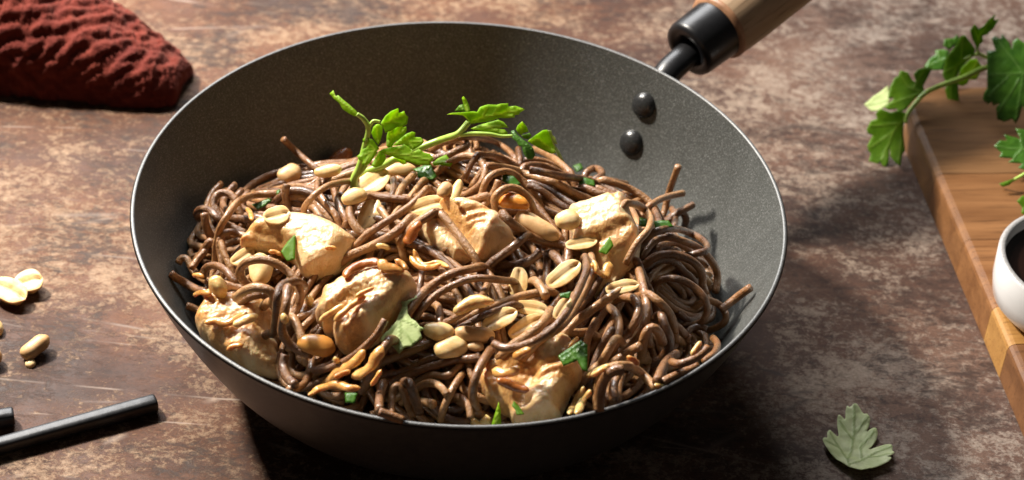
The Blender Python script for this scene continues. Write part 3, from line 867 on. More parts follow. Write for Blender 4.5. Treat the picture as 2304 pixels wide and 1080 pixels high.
def nut(p1, p2, w, kind, label, mat=None, zsurf=None, tilt=(0, 0), name='peanut', group='peanuts scattered over the noodles', up=0.0, cat='peanut'):
    p1, p2 = np.array(p1, float), np.array(p2, float); c = (p1 + p2) / 2; p1, p2, w = c + (p1 - c) * 1.05, c + (p2 - c) * 1.05, w * 1.12
    thick = w / 4900 * (0.62 if kind != 'W' else 0.9)
    if zsurf is None:
        zc = march(np.array([c, 0.7 * p1 + 0.3 * p2, 0.3 * p1 + 0.7 * p2]), thick * 0.30, H).max()
    else: zc = zsurf + thick * (0.5 if kind != 'W' else 0.5)
    zc += up
    pc = at_z([c], zc)[0]
    n = unit(0.70 * UP + (0.60 if zsurf is None else 0.30) * TOCAM + np.array([tilt[0], tilt[1], 0]))
    q = at_plane(np.array([p1, p2]), pc, n)
    ax = q[1] - q[0]; L = np.linalg.norm(ax) / 2; e1 = ax / (2 * L); e2 = np.cross(n, e1)
    # pixel width -> metres along e2
    k = np.linalg.norm(c_o - pc) * 36 / FL / PW
    fore = math.hypot(e2 @ c_r, e2 @ c_u)
    Wd = w * k / 2 / (max(0.6, fore) if kind == 'F' else 1.0 if kind == 'W' else 0.5 * (1 + max(0.6, fore)))
    V0, F, g = NUTS[kind]
    th = Wd * (1.0 if kind == 'F' else 0.92 if kind == 'W' else 0.72)
    sd = c[0] * 0.37 + c[1] * 0.11
    bend = 0.12 * math.sin(sd)
    rough_ = np.array([mnoise.noise(Vector((a_[0] * 1.9 + sd, a_[1] * 1.9, a_[2] * 1.9))) for a_ in V0])
    wr = np.array([mnoise.noise(Vector((a_[0] * 1.2 + sd, a_[1] * 6, a_[2] * 6))) for a_ in V0])
    S = 1 + 0.10 * rough_ + (0.05 * wr if kind == 'W' else 0)
    V = pc + (V0[:, :1] * L * (1 + 0.03 * rough_[:, None])) * e1 + ((V0[:, 1] * S + bend * (V0[:, 0]**2 - 0.4)) * Wd)[:, None] * e2 + ((V0[:, 2] * S) * th)[:, None] * n
    if zsurf is not None: V[:, 2] += zsurf - V[:, 2].min()
    o = mesh_obj(name, V, F, mat or M_NUT, None, attrs={'groove': g})
    tag(o, label, cat, group)
    if zsurf is None: stamp_mesh(V)
    return o
HALF = 'pale split peanut half lying on the noodles with its furrowed flat face up'
DOME = 'smooth rounded peanut half lying on the noodles with its domed side up'
nut((588, 640), (584, 572), 48, 'D', 'pale peanut held under an arching noodle beside the smooth chicken piece')
nut((708, 390), (768, 380), 27, 'D', 'peanut half lying across a noodle end below the parsley stems')
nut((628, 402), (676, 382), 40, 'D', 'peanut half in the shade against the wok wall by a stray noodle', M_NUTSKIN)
nut((865, 385), (935, 380), 30, 'D', 'peanut tucked under the folded parsley leaf', M_NUTSKIN)

def lump(name, outline, label, cat, mat, top=0.003, bottom=0.003, up=0.001, n=N_MEAT, round_=1, group=None, noise_amp=0.0005, fade=0.005, step=0.0012):
    c = outline.mean(0)
    z = march(np.array([c]), 0.0, H)[0] + up
    V, F, S, nt = slab(outline, at_z([c], z)[0], n, top, bottom, round_=round_, noise_amp=noise_amp, fade=fade, step=step, seed=c[0] * 0.02)
    r = np.hypot(V[:, 0], V[:, 1]); lim = R_WOK - 0.003; k = r > lim
    V[k, :2] *= (lim / r[k])[:, None]
    V[:, 2] = np.maximum(V[:, 2], np.where(np.hypot(V[:, 0], V[:, 1]) < R_WOK, z_in(np.hypot(V[:, 0], V[:, 1])) + 0.0008, V[:, 2]))
    o = mesh_obj(name, V, F, mat, None, attrs={'sauce': S, 'groove': np.zeros(len(V))})
    tag(o, label, cat, group); stamp_mesh(V); return o
lump('carrot_slice', px('B', '868,770 870,720 910,690 970,685 1030,710 1060,760 1050,785 960,785'), 'glossy orange carrot slice framed by an arching noodle', 'carrot', M_CARROT, up=0.003)
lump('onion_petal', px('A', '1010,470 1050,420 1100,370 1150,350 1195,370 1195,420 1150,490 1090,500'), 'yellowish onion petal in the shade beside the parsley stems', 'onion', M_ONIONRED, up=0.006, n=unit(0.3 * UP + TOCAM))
lump('onion_slice', px('E', '580,400 640,340 720,300 790,310 860,345 800,380 700,400 620,440'), 'pale onion slice under crossing noodles in the middle of the wok', 'onion', M_ONIONPALE, up=0.001)

# the meat
chicken(px('', '535,559 557,533 576,511 606,496 643,489 683,491 720,496 754,511 787,530 809,544 800,566 772,598 739,620 702,633 680,628 668,600 640,578 600,568'),
        (672, 560), 'smooth pale chicken piece with a green fleck on top', top=0.011, up=0.004,
        facets=[(px('', '735,640 770,505'), 0.45)], creases=[(px('', '570,545 620,555 665,575'), 0.003, 0.003)], noise_amp=0.00042, fib=0.00016)
chicken(px('W', '130,480 200,420 350,380 480,170 560,160 650,190 800,220 940,270 1060,330 1180,400 1260,460 1330,580 1330,640 1290,720 1200,800 1080,900 1040,930 900,960 760,980 610,1020 560,960 480,930 400,880 310,780 230,680 160,560'),
        (1040, 530), 'chicken piece split by a deep furrow with a noodle lying in it', top=0.012, up=0.004,
        creases=[(px('W', '480,380 580,520 680,640 760,740 840,840'), 0.007, 0.0042), (px('W', '760,470 900,430 1020,390'), 0.002, 0.0018), (px('W', '820,560 920,530 1010,520'), 0.0013, 0.0013), (px('W', '820,640 900,600 1000,590'), 0.0013, 0.0013)],
        facets=[(px('W', '860,960 1200,400'), 0.75)], noise_amp=0.0006, fib=0.0002)
chicken(px('C', '345,395 450,365 560,325 690,308 715,370 750,460 785,540 790,610 770,680 740,740 680,760 640,790 610,860 540,930 490,900 480,840 500,750 490,690 450,650 370,620 370,550 360,520 345,470'),
        (1352, 540), 'square cut chicken piece with a round peanut on its corner', top=0.012, up=0.004,
        facets=[(px('C', '330,650 800,560'), 0.75)], creases=[(px('C', '500,640 600,600 700,560'), 0.003, 0.003), (px('C', '610,330 640,380'), 0.0012, 0.0012)], noise_amp=0.0006, fib=0.0002)
chicken(px('V', '95,470 140,390 230,330 300,290 350,240 430,225 520,190 650,160 760,130 880,150 980,180 1050,240 1070,310 1030,400 950,480 880,600 800,680 700,800 600,860 500,900 400,960 310,930 250,880 220,800 230,740 130,760 110,700 50,620 90,570'),
        (830, 700), 'rough chicken piece covered with browned onion beside a pale parsley leaf', top=0.013, up=0.004,
        creases=[(px('V', '380,720 420,800 430,900'), 0.0010, 0.0026)],
        ridges=[(px('V', '240,620 400,500 560,390'), 0.0025, 0.0028), (px('V', '620,640 560,740 480,850'), 0.002, 0.0035)], facets=[(px('V', '560,1000 1000,420'), 0.4)], sauce=0.30, noise_amp=0.00085, noise_scale=300)
chicken(px('X', '440,200 490,130 550,110 640,140 720,180 800,170 900,190 1000,210 1100,240 1200,240 1280,330 1260,420 1220,560 1280,650 1330,740 1300,800 1350,900 1370,1000 1360,1120 1200,1120 900,1020 700,900 500,750 350,600 345,420 430,310'),
        (545, 735), 'chicken piece wedged against the wok wall under an onion cube', top=0.012, up=0.005,
        creases=[(px('X', '500,420 700,380 880,330 1080,300'), 0.0015, 0.003), (px('X', '700,780 850,740 980,640'), 0.002, 0.003)],
        facets=[(px('X', '800,1150 1150,250'), 0.55)], sauce=0.32, noise_amp=0.00085, noise_scale=300)
chicken(px('U', '190,480 230,430 340,400 370,360 490,350 530,310 620,260 780,190 900,120 1000,70 1040,100 1140,100 1230,160 1290,350 1330,480 1320,560 1220,660 1190,760 1110,900 1100,1010 900,1050 700,1070 560,1080 520,960 440,900 330,860 230,760 190,660'),
        (1195, 850), 'large stringy chicken piece at the wok rim with a cut parsley leaf', top=0.013, up=0.005,
        creases=[(px('U', '740,380 760,520 770,640 710,760 680,900'), 0.005, 0.0036), (px('U', '380,620 400,720 440,860'), 0.004, 0.003), (px('U', '320,530 480,520 620,600'), 0.004, 0.004), (px('U', '800,600 1000,520 1250,480'), 0.0014, 0.0014), (px('U', '860,700 1000,640 1180,610'), 0.0012, 0.0013)],
        ridges=[(px('U', '900,200 860,360 800,500'), 0.002, 0.004)], sauce=0.20, noise_amp=0.0008)

# the strands that lie on top
HIGH = [
 ('B', '430,660 380,720 310,782 200,852 105,915', (1, 3, 3, 2, 0), (0, 0)),
 ('B', '335,835 250,920 120,1000 -10,1055', (2, 2, 2, 0), (0, 0)),
 ('B', '480,800 420,840 370,870', None, (0, 0)),
 ('W', '440,330 540,440 650,580 740,700 830,820', None, (0, 0)),
 ('B', '885,805 930,852 1000,912 1080,960 1180,990 1290,1012', (2, 4, 4, 4, 3, 1), (1, 0)),
 ('B', '860,1085 950,1020 1000,975 1035,945', (0, 2, 2, 0), (0, 0)),
 ('C', '690,338 760,350 820,390 850,450 830,510 780,565', (1, 5, 7, 7, 5, 0), (0, 0)),
 ('C', '350,625 345,710', (2, 0), (0, 0)),
 ('C', '0,785 60,722 130,682 178,625', (0, 2, 3, 5), (0, 1)),
 ('C', '250,650 290,690 330,740', None, (0, 0)),
 ('C', '150,815 190,865 212,915', (0, 2, 3), (0, 1)),
 ('C', '765,690 795,770 840,860 850,900', None, (0, 0)),
 ('C', '740,770 790,870 812,960 822,1050', (0, 3, 4, 2), (0, 0)),
 ('C', '825,890 900,945 960,1010 995,1090', (0, 4, 5, 2), (0, 0)),
 ('C', '640,935 715,908 765,965 785,1050', (0, 4, 5, 1), (0, 0)),
 ('E', '330,400 400,302 500,222 600,172 700,150 750,138', (0, 3, 5, 5, 3, 0), (0, 0)),
 ('E', '405,385 500,300 610,240 720,206 830,210 930,222', (0, 3, 5, 5, 4, 0), (0, 0)),
 ('E', '1000,590 1080,530 1135,480 1190,395', (0, 2, 4, 4), (0, 1)),
 ('D', '600,275 535,225 512,160 555,105 640,90 730,115 810,170 860,240 882,320 865,380', (0, 5, 9, 11, 12, 12, 11, 9, 5, 0), (0, 0)),
 ('D', '600,310 660,298 705,345', (2, 4, 2), (0, 0)),
 ('D', '480,330 540,282 610,260 690,277 722,315 705,360', (0, 5, 7, 7, 5, 0), (0, 0)),
 ('D', '840,225 770,245 742,310 735,400 725,480 712,550', (2, 7, 8, 6, 3, 0), (0, 0)),
 ('D', '800,265 792,370 770,470 770,540 820,610 890,650 955,672', (2, 5, 5, 4, 4, 4, 4), (0, 1)),
 ('D', '790,662 773,740 800,810 855,860', (8, 6, 3, 0), (1, 0)),
 ('D', '1395,455 1340,550 1250,640 1150,710 1050,752 950,765', (6, 5, 4, 3, 2, 0), (1, 0)),
 ('D', '1420,580 1360,680 1310,800 1250,900', (2, 4, 4, 0), (0, 0)),
 ('D', '1380,845 1362,930 1358,1015', (2, 4, 2), (0, 0)),
 ('D', '1430,1040 1436,940 1440,880 1470,850 1500,885 1525,960 1565,1050', (0, 4, 7, 8, 7, 4, 0), (0, 0)),
 ('D', '1540,835 1572,920 1605,1030', (4, 4, 0), (0, 0)),
 ('D', '1350,1015 1430,1042 1510,1072', (3, 2, 1), (1, 0)),
 ('F', '640,20 668,130 690,230 680,330 640,410 570,470 510,530 455,590', (0, 3, 4, 4, 4, 4, 3, 0), (0, 0)),
 ('F', '560,190 612,190 640,250 620,330 575,410', (0, 4, 5, 4, 0), (0, 0)),
 ('F', '700,165 770,220 830,290 856,370 862,450', (0, 5, 6, 5, 0), (0, 0)),
 ('F', '780,295 800,370 830,440 820,500 775,570', (2, 4, 5, 4, 0), (0, 0)),
 ('F', '455,245 500,280 522,350 512,430 490,500 458,590', (7, 8, 7, 5, 3, 0), (1, 0)),
 ('F', '655,570 668,450 690,390 722,365 762,400 785,470', (0, 5, 7, 8, 6, 0), (0, 0)),
 ('F', '655,478 590,512 530,552 470,600', (6, 5, 3, 0), (1, 0)),
 ('F', '475,385 430,460 390,540 365,615', (2, 4, 3, 0), (0, 0)),
 ('F', '495,440 450,520 405,600', (2, 3, 0), (0, 0)),
 ('F', '440,830 445,730 472,655', (0, 4, 5), (0, 0)),
 ('F', '510,830 515,740 540,645', (0, 5, 7), (0, 1)),
 ('F', '490,820 488,720 520,640', (0, 4, 6), (0, 0)),
 ('F', '388,880 388,770 410,675 470,612 550,600 620,620 690,680 745,745', (0, 6, 9, 11, 11, 10, 7, 2), (0, 0)),
 ('F', '400,880 402,780 428,690 480,635 550,625', (0, 5, 8, 10, 9), (0, 0)),
 ('F', '875,525 820,562 780,620 745,705', (6, 7, 5, 0), (0, 0)),
 ('F', '1062,488 1010,540 940,578 870,592 840,575', (7, 6, 5, 4, 1), (1, 0)),
 ('C', '725,832 620,900 520,970 420,1040 360,1095', (8, 7, 6, 5, 1), (1, 0)),
 ('E', '1430,70 1440,150 1400,260 1345,360 1290,450 1220,520 1140,570', (1, 5, 6, 6, 5, 3, 0), (0, 0)),
 ('E', '1395,75 1405,150 1362,262 1312,358 1262,440 1190,520 1100,580 1000,618 900,630 835,598', (1, 6, 8, 8, 8, 7, 6, 6, 6, 7), (0, 1)),
]
for cr, pts, lift, free in HIGH:
    noodle(cr, pts, lift, free, r=0.00202)

# build every strand; the buried first layers are one mass
bv, bf, k0 = [], [], 0
for i, (P, r, buried, lab) in enumerate(NOODLES):
    V, F = rough_tube(P, r * (0.86 + 0.24 * ((i * 0.618) % 1.0)), 6 if buried else 10, 0.86 + 0.14 * ((i * 0.37) % 1.0), 0.10, i * 1.37)
    if buried:
        bf += [tuple(j + k0 for j in f) for f in F]; bv.append(V); k0 += len(V)
    else:
        o = mesh_obj('noodle', V, F, M_NOODLE)
        tag(o, lab or 'brown buckwheat noodle strand woven into the tangle inside the wok', 'noodle', 'buckwheat noodles in the wok')
V = np.vstack(bv)
tag(mesh_obj('noodle_bed', V, bf, M_NOODLE, None), 'bed of brown noodles deep in the wok under the upper strands', 'noodles', kind='stuff')
# the sauce-dark mass that fills the bottom of the pan under the noodles
ng = 60; thg = np.linspace(0, 2 * math.pi, 72, endpoint=False); V = []; F = []
for i in range(ng + 1):
    r = 0.002 + 0.124 * i / ng
    x, y = r * np.cos(thg), r * np.sin(thg); V.append(np.column_stack([x, y, np.maximum(samp(BED, x, y) - 0.001, z_in(r) + 0.0006)]))
for i in range(ng):
    for a_ in range(72):
        b_ = (a_ + 1) % 72; q_ = V[i + 1][a_]
        if q_[2] > z_in(math.hypot(q_[0], q_[1])) + 0.004 or i < 25: F.append((i * 72 + a_, i * 72 + b_, (i + 1) * 72 + b_, (i + 1) * 72 + a_))
M_BED = mat_simple('dark_sauce_bed', (0.030, 0.014, 0.007), 0.35, 0, 0.4, 120, 0.5)
tag(mesh_obj('sauce', np.vstack(V), F, M_BED), 'dark brown sauce pooled between the noodles at the bottom', 'sauce', kind='stuff')

# browned onion strips
def strip(crop, pts, width, label, mat=None, lift=None, up=0.0001, flat=0.30):
    P = px(crop, pts); r = 0.0011
    Q = np.column_stack([P, np.zeros(len(P)) if lift is None else np.array(lift) * 0.001])
    S = spline(Q, step=5)
    z = smooth1(maxf(march(S[:, :2], r, dil(H, 1)), 1), 2.5) + up + S[:, 2]
    X = at_z(S[:, :2], z)
    w = width / 4900 / 2
    n = len(X); sd = P[0, 0] * 0.1
    T = np.gradient(X, axis=0); T /= np.linalg.norm(T, axis=1)[:, None]
    base = np.tile(N_MEAT, (n, 1)); Bn = np.cross(T, base)
    Bn /= np.linalg.norm(Bn, axis=1)[:, None] + 1e-9
    roll = np.array([0.4 * mnoise.noise(Vector((i * 0.16 + sd, 0.3, 0))) for i in range(n)])
    Nn = np.cos(roll)[:, None] * base + np.sin(roll)[:, None] * Bn
    Nn -= (Nn * T).sum(1)[:, None] * T; Nn /= np.linalg.norm(Nn, axis=1)[:, None] + 1e-9
    Bn = np.cross(T, Nn)
    V, F, m_ = [], [], 14
    th = np.linspace(0, 2 * math.pi, m_, endpoint=False)
    e_ = np.minimum(np.arange(n), np.arange(n)[::-1]) / max(1, 0.20 * n)
    taper = np.sqrt(np.clip(1 - (1 - np.minimum(1, e_))**2, 0.02, 1))
    for i in range(n):
        for t in th:
            ed = 1 + 0.28 * mnoise.noise(Vector((i * 0.30 + sd, math.cos(t) * 0.9, 1.0 + math.sin(t))))
            y_, z_ = w * math.cos(t) * ed * taper[i], 0.00105 * math.sin(t) * ed * taper[i]**0.7
            V.append(X[i] + Bn[i] * y_ + Nn[i] * (z_ - 0.18 * y_ * y_ / w))
    for i in range(n - 1):
        for a_ in range(m_):
            b_ = (a_ + 1) % m_; F.append((i * m_ + a_, i * m_ + b_, (i + 1) * m_ + b_, (i + 1) * m_ + a_))
    F.append(tuple(range(m_ - 1, -1, -1))); F.append(tuple(range((n - 1) * m_, n * m_)))
    V = np.array(V); V[:, 2] = np.maximum(V[:, 2], np.where(np.hypot(V[:, 0], V[:, 1]) < R_WOK, z_in(np.hypot(V[:, 0], V[:, 1])) + 0.0004, V[:, 2]))
    o = mesh_obj('onion_strip', V, F, mat or M_ONION); tag(o, label, 'onion', 'browned onion strips in the wok')
    stamp_mesh(V)
ONC = 'browned onion strip stuck to the rough chicken piece'
strip('D', '1000,880 1080,800 1150,750 1220,700 1270,640', 24, 'translucent ochre onion strip running beside a cut noodle near the wok rim')
strip('D', '1190,810 1280,760 1330,700 1375,615', 24, 'ochre onion strip lying along a noodle below the parsley leaf')
strip('D', '930,915 1010,868 1100,850 1180,872 1245,870', 17, 'arched glossy onion strip touching the front rim of the wok', lift=(0, 4, 6, 5, 3))
strip('V', '80,640 190,560 330,475', 13, ONC, M_ONIONPALE)
strip('V', '230,640 380,500 555,385', 14, ONC, M_ONIONPALE)
strip('V', '450,395 540,345 640,300', 9, ONC, M_ONIONPALE)
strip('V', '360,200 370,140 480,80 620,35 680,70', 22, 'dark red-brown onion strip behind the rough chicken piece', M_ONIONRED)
strip('V', '690,20 760,90 860,110 945,130', 24, 'shiny browned onion strip between two chicken pieces', M_ONION)
strip('W', '-10,680 70,600 140,480 190,420', 24, 'dark glazed onion strip beside the furrowed chicken piece', M_ONIONRED)
strip('W', '110,760 160,880 230,950 400,920 540,980', 13, 'curled onion strip below the furrowed chicken piece')
strip('X', '430,470 560,440 700,470 840,400 960,340', 18, 'browned onion strip across the chicken wedged against the wok wall')
strip('X', '780,500 900,440 1080,370', 20, 'yellow onion shred on the chicken wedged against the wok wall', M_ONIONPALE)
strip('X', '700,800 790,750 900,740', 13, 'orange glazed onion strip low on the chicken wedged against the wok wall')
strip('U', '330,450 440,480 560,460 640,430', 22, 'glazed onion strip on the large stringy chicken piece')
strip('U', '560,330 640,270 760,215', 18, 'orange onion strip at the upper edge of the large stringy chicken piece')
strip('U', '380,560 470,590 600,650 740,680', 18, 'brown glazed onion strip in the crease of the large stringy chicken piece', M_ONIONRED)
strip('F', '320,670 400,625 465,600', 14, 'yellow onion strip between chicken and a front noodle arch', M_ONIONPALE)
strip('D', '230,310 280,290 340,305', 14, 'small ochre onion strip beside the onion cube')
strip('E', '330,70 370,120 430,140 520,120', 14, 'thin onion strip between the rough and the furrowed chicken pieces')
strip('U', '1180,940 1270,780 1350,640', 17, 'chicken-coloured shred standing beside the large stringy chicken piece', M_ONIONPALE)
strip('U', '1260,940 1330,800 1420,680', 17, 'outer pale shred beside the large stringy chicken piece', M_ONIONPALE)
strip('F', '960,540 990,490 1020,455', 11, 'small yellow onion sliver resting on a noodle end near the rim', M_ONIONPALE)
strip('C', '490,720 560,780 600,700', 26, 'glazed shred hanging below the square cut chicken piece', M_ONION)
SH = 'small amber onion shred caught between the noodles'
for x_, y_, a_, L_ in ((560, 482, 1.1, 30), (618, 570, 0.3, 30), (862, 556, 0.2, 34), (902, 596, 0.7, 36), (1338, 600, 1.2, 30), (1290, 770, -0.8, 30),
                       (1424, 812, 0.6, 34), (1345, 838, -0.5, 36), (1560, 806, -0.6, 30), (1486, 872, 0.3, 30), (770, 842, -0.4, 40), (846, 850, -1.0, 44), (446, 622, 0.2, 26), (744, 560, 0.1, 26)):
    dx_, dy_ = math.cos(a_) * L_ / 2, math.sin(a_) * L_ / 2
    strip('', [(x_ - dx_, y_ - dy_), (x_ + 3, y_ - 3), (x_ + dx_, y_ + dy_)], 10 + (x_ * 7 % 6), SH, (M_ONION, M_ONIONPALE, M_ONION)[int(x_) % 3])
lump('onion_cube', px('D', '318,262 345,212 430,208 442,300 400,335 335,295'), 'pale yellow onion cube on the chicken at the wok wall', 'onion', M_ONIONPALE, 0.006, 0.004, 0.002, fade=0.003)
lump('onion_scrap', px('U', '88,1075 100,960 190,1020 265,945 330,985 320,1075'), 'notched pale onion scrap at the front rim beside a green spike', 'onion', M_ONIONPALE, 0.001, 0.001, 0.003, unit(0.2 * UP + TOCAM), 0, fade=0.002)
CR = 'tiny pale onion crumb on the noodles'
for P in ('900,330 940,305 970,335 945,385 910,365', '755,425 810,420 815,470 785,490 755,460', '1070,690 1110,685 1130,715 1085,730'):
    lump('onion_crumb', px('D', P), CR, 'crumb', M_ONIONPALE, 0.003, 0.002, 0.001, group='onion crumbs on the noodles', fade=0.002, step=0.0009)
lump('onion_crumb', px('B', '590,735 600,720 640,745 630,770'), CR, 'crumb', M_ONIONPALE, 0.002, 0.002, 0.001, group='onion crumbs on the noodles', fade=0.002, step=0.0009)

# the nuts on top
for a_ in [((802, 432), (872, 386), 46, 'F', 'large furrowed peanut half leaning below the parsley stems'),
           ((770, 452), (824, 434), 34, 'D', 'rounded peanut inside a noodle loop below the large furrowed half'),
           ((815, 514), (846, 446), 40, 'F', 'upright peanut half inside a noodle loop behind the smooth chicken'),
           ((920, 474), (1003, 450), 36, 'F', 'wide peanut half resting on the top edge of the furrowed chicken'),
           ((1021, 452), (1035, 405), 21, 'D', 'narrow peanut sliver standing behind the furrowed chicken'),
           ((990, 442), (1012, 412), 28, 'D', 'small brown peanut beside a standing sliver'),
           ((595, 490), (650, 476), 36, 'F', 'pale round peanut half behind the smooth chicken'),
           ((522, 592), (570, 560), 28, 'F', 'yellow peanut half at the pointed end of the smooth chicken'),
           ((1163, 485), (1255, 537), 46, 'W', 'whole wrinkled peanut lying on a noodle between two chicken pieces'),
           ((1250, 498), (1306, 494), 42, 'D', 'round peanut with a nub on the corner of the square cut chicken'),
           ((1274, 552), (1342, 540), 25, 'F', 'slim peanut half on the lower edge of the square cut chicken'),
           ((1170, 602), (1162, 668), 37, 'F', 'upright split peanut half standing alone on dark noodles'),
           ((1234, 642), (1303, 590), 39, 'F', 'large split peanut half beside the thick double noodle'),
           ((1364, 652), (1436, 638), 26, 'F', 'slim peanut half crossed by a cut noodle end'),
           ((1158, 686), (1232, 698), 30, 'F', 'peanut half above the others in the peanut cluster'),
           ((1250, 716), (1281, 670), 27, 'F', 'peanut half tucked behind the thick double noodle'),
           ((1147, 754), (1222, 712), 34, 'F', 'curved peanut half in the cluster above a short noodle'),
           ((1088, 736), (1160, 698), 37, 'F', 'furrowed peanut half in the middle of the cluster'),
           ((954, 742), (1022, 750), 38, 'D', 'domed peanut half beside the pale parsley leaf'),
           ((1024, 750), (1112, 756), 40, 'W', 'whole pale peanut in the cluster touching two halves'),
           ((979, 792), (1051, 774), 44, 'D', 'broad peanut half lowest in the cluster'),
           ((1051, 778), (1089, 782), 21, 'D', 'small peanut fragment below the whole peanut')]:
    nut(a_[0], a_[1], a_[2], a_[3], a_[4], M_NUTSKIN if 'whole' in a_[4] or 'brown' in a_[4] else M_NUT, tilt=(random.uniform(-0.12, 0.12), random.uniform(-0.12, 0.12)))
nut((672, 768), (753, 786), 44, 'D', 'orange sauce-soaked peanut half against the onion-covered chicken', M_BEAN)
TG = 'peanuts on the table'
nut((34, 642), (94, 624), 44, 'F', 'split peanut half on the table touching another half', zsurf=0.0, group=TG, up=0.003)
nut((-14, 636), (56, 672), 44, 'F', 'longer split peanut half on the table under its neighbour', zsurf=0.0, group=TG, up=0.003)
nut((50, 790), (107, 746), 37, 'W', 'whole skinless peanut on the table beside a crumb', M_NUTSKIN, zsurf=0.0, group=TG, up=0.004)
nut((57, 819), (80, 814), 18, 'D', 'tiny peanut crumb on the table', zsurf=0.0, group=TG, name='peanut_crumb')
nut((-34, 742), (5, 728), 40, 'D', 'domed peanut half on the table nearer the touching split pair', zsurf=0.0, group=TG)
nut((-40, 812), (3, 796), 38, 'W', 'browned peanut on the table nearer the chopsticks than the other nuts', M_NUTSKIN, zsurf=0.0, group=TG)

# ------------------------------------------------------------------ parsley
def leaf_mesh(outline, p0, n, veins=(), curl=0.0, cup=0.0, step=0.0011, seed=0.0, ripple=0.00035, soft=0):
    e1, e2, n = plane_axes(n)
    W = at_plane(outline, p0, n) - p0
    P2 = np.column_stack([W @ e1, W @ e2])
    P2 = resample_closed(smooth_closed(P2, soft) if soft else P2, step)
    v, F = triangulate(P2, step)
    vein = np.zeros(len(v))
    for vp in veins:
        w = at_plane(vp, p0, n) - p0; q = np.column_stack([w @ e1, w @ e2])
        vein = np.maximum(vein, np.exp(-(seg_dist(v, q, False) / 0.00065)**2))
        # fine side veins
    cen = v.mean(0); ext = np.abs(v - cen).max() + 1e-9
    u = (v - cen) / ext
    h = cup * (u**2).sum(1) * ext + curl * (u[:, 0] * u[:, 1]) * ext
    h += np.array([ripple * (mnoise.noise(Vector((p[0] * 190 + seed, p[1] * 190, seed))) + 0.4 * mnoise.noise(Vector((p[0] * 480 + seed, p[1] * 480, 1)))) for p in v])
    h -= 0.0002 * vein
    T3 = p0 + v[:, :1] * e1 + v[:, 1:] * e2 + h[:, None] * n
    a_, b_, c_ = F[0]
    if np.cross(T3[b_] - T3[a_], T3[c_] - T3[a_]) @ n < 0: F = [f[::-1] for f in F]
    return T3, F, vein
def thin(o, t=0.00028):
    md = o.modifiers.new('thickness', 'SOLIDIFY'); md.thickness = t; md.offset = 0
    return o
def leaf_part(parent, crop, outline, p0, n, mat, veins=(), name='leaf', **kw):
    O = px(crop, outline)
    V, F, ve = leaf_mesh(O, p0, n, [px(crop, v) for v in veins], seed=O[0, 0] * 0.05, **kw)
    return thin(mesh_obj(name, V, F, mat, parent, attrs={'vein': ve}))
def stem_part(parent, P3, r0, r1, mat=None, name='stem'):
    P3 = np.asarray(P3); S = spline(P3, 8); rr = np.linspace(r0, r1, len(S))
    V, F = tube(S, rr, 10); return mesh_obj(name, V, F, mat or M_STEM, parent)
def surf(p, off=0.0):
    p = np.atleast_2d(p); z = march(p, 0.0, H) + off; return at_z(p, z)

# two sprigs standing in the back of the pile
base = surf(px('P', '345,960'), 0.001)[0]
NS = unit(np.array([0.05, -1.0, 0.35]))          # the near-vertical plane the first sprig stands in
def onsprig(crop, s): return at_plane(px(crop, s), base, NS)
spg = thing('parsley_sprig', base, 'bright green parsley sprig with a pointed shoot standing beside the large furrowed peanut half', 'parsley')
stem_part(spg, np.vstack([base - [0, 0, 0.006], onsprig('P', '345,955 400,830 450,640 490,450 440,350 375,300')]), 0.0019, 0.0010)
stem_part(spg, onsprig('P', '490,455 510,410 545,370 610,378'), 0.0009, 0.0007)
stem_part(spg, np.vstack([base - [0, 0, 0.004], onsprig('P', '365,930 430,860 500,760 570,680')]), 0.0015, 0.0009)
def sp(crop, s): return onsprig(crop, s)[0]
leaf_part(spg, 'P', '85,92 122,58 150,120 180,108 240,158 300,208 358,265 378,312 340,322 290,292 232,252 200,192 140,150', sp('P', '375,305'), unit(NS + [-0.5, 0.2, 0.2]), M_LEAF, ['375,305 280,220 180,150 120,80'], curl=0.2)
leaf_part(spg, 'P', '610,395 660,320 720,270 790,242 800,290 850,270 868,310 892,330 880,400 850,422 780,432 720,470 660,490 640,440', sp('P', '610,395'), unit(NS + [0.2, -0.2, 0.6]), M_LEAF, ['610,410 720,370 860,300', '700,380 780,270', '720,370 850,400'], cup=0.15)
leaf_part(spg, 'P', '600,400 636,430 632,500 612,570 590,612 545,552 520,490 540,430 570,403', sp('P', '590,610'), unit(NS + [-0.1, 0, 0.3]), M_LEAF, ['590,610 580,510 575,420'], cup=0.2)
leaf_part(spg, 'P', '670,622 675,520 700,440 730,418 750,455 788,402 825,392 840,432 872,428 876,470 850,512 800,562 750,592 730,632 690,642', sp('P', '650,640'), unit(NS + [0.1, 0, 0.5]), M_LEAF, ['650,640 720,560 830,420', '720,560 720,450', '760,520 860,460'], cup=0.15)
leaf_part(spg, 'P', '730,622 800,562 870,502 930,478 967,488 958,532 1020,538 1052,575 1030,612 962,652 938,664 900,642 840,612 780,622', sp('P', '660,645') + [0, -0.002, 0], unit(NS + [0.1, 0, 0.6]), M_LEAF, ['660,650 800,590 950,500', '800,590 1030,580', '880,560 940,640'], cup=0.15)
leaf_part(spg, 'P', '578,680 640,650 740,630 830,618 850,603 910,640 938,684 1000,652 1060,690 1110,698 1156,750 1110,790 1132,816 1060,818 990,816 900,782 800,752 700,716', sp('P', '590,680') + [0, -0.005, 0.001], unit(NS + [0.0, -0.1, 0.9]), M_LEAF, ['580,682 740,690 920,720 1140,770', '740,690 840,620', '880,715 1010,665'], curl=-0.25, cup=-0.1)
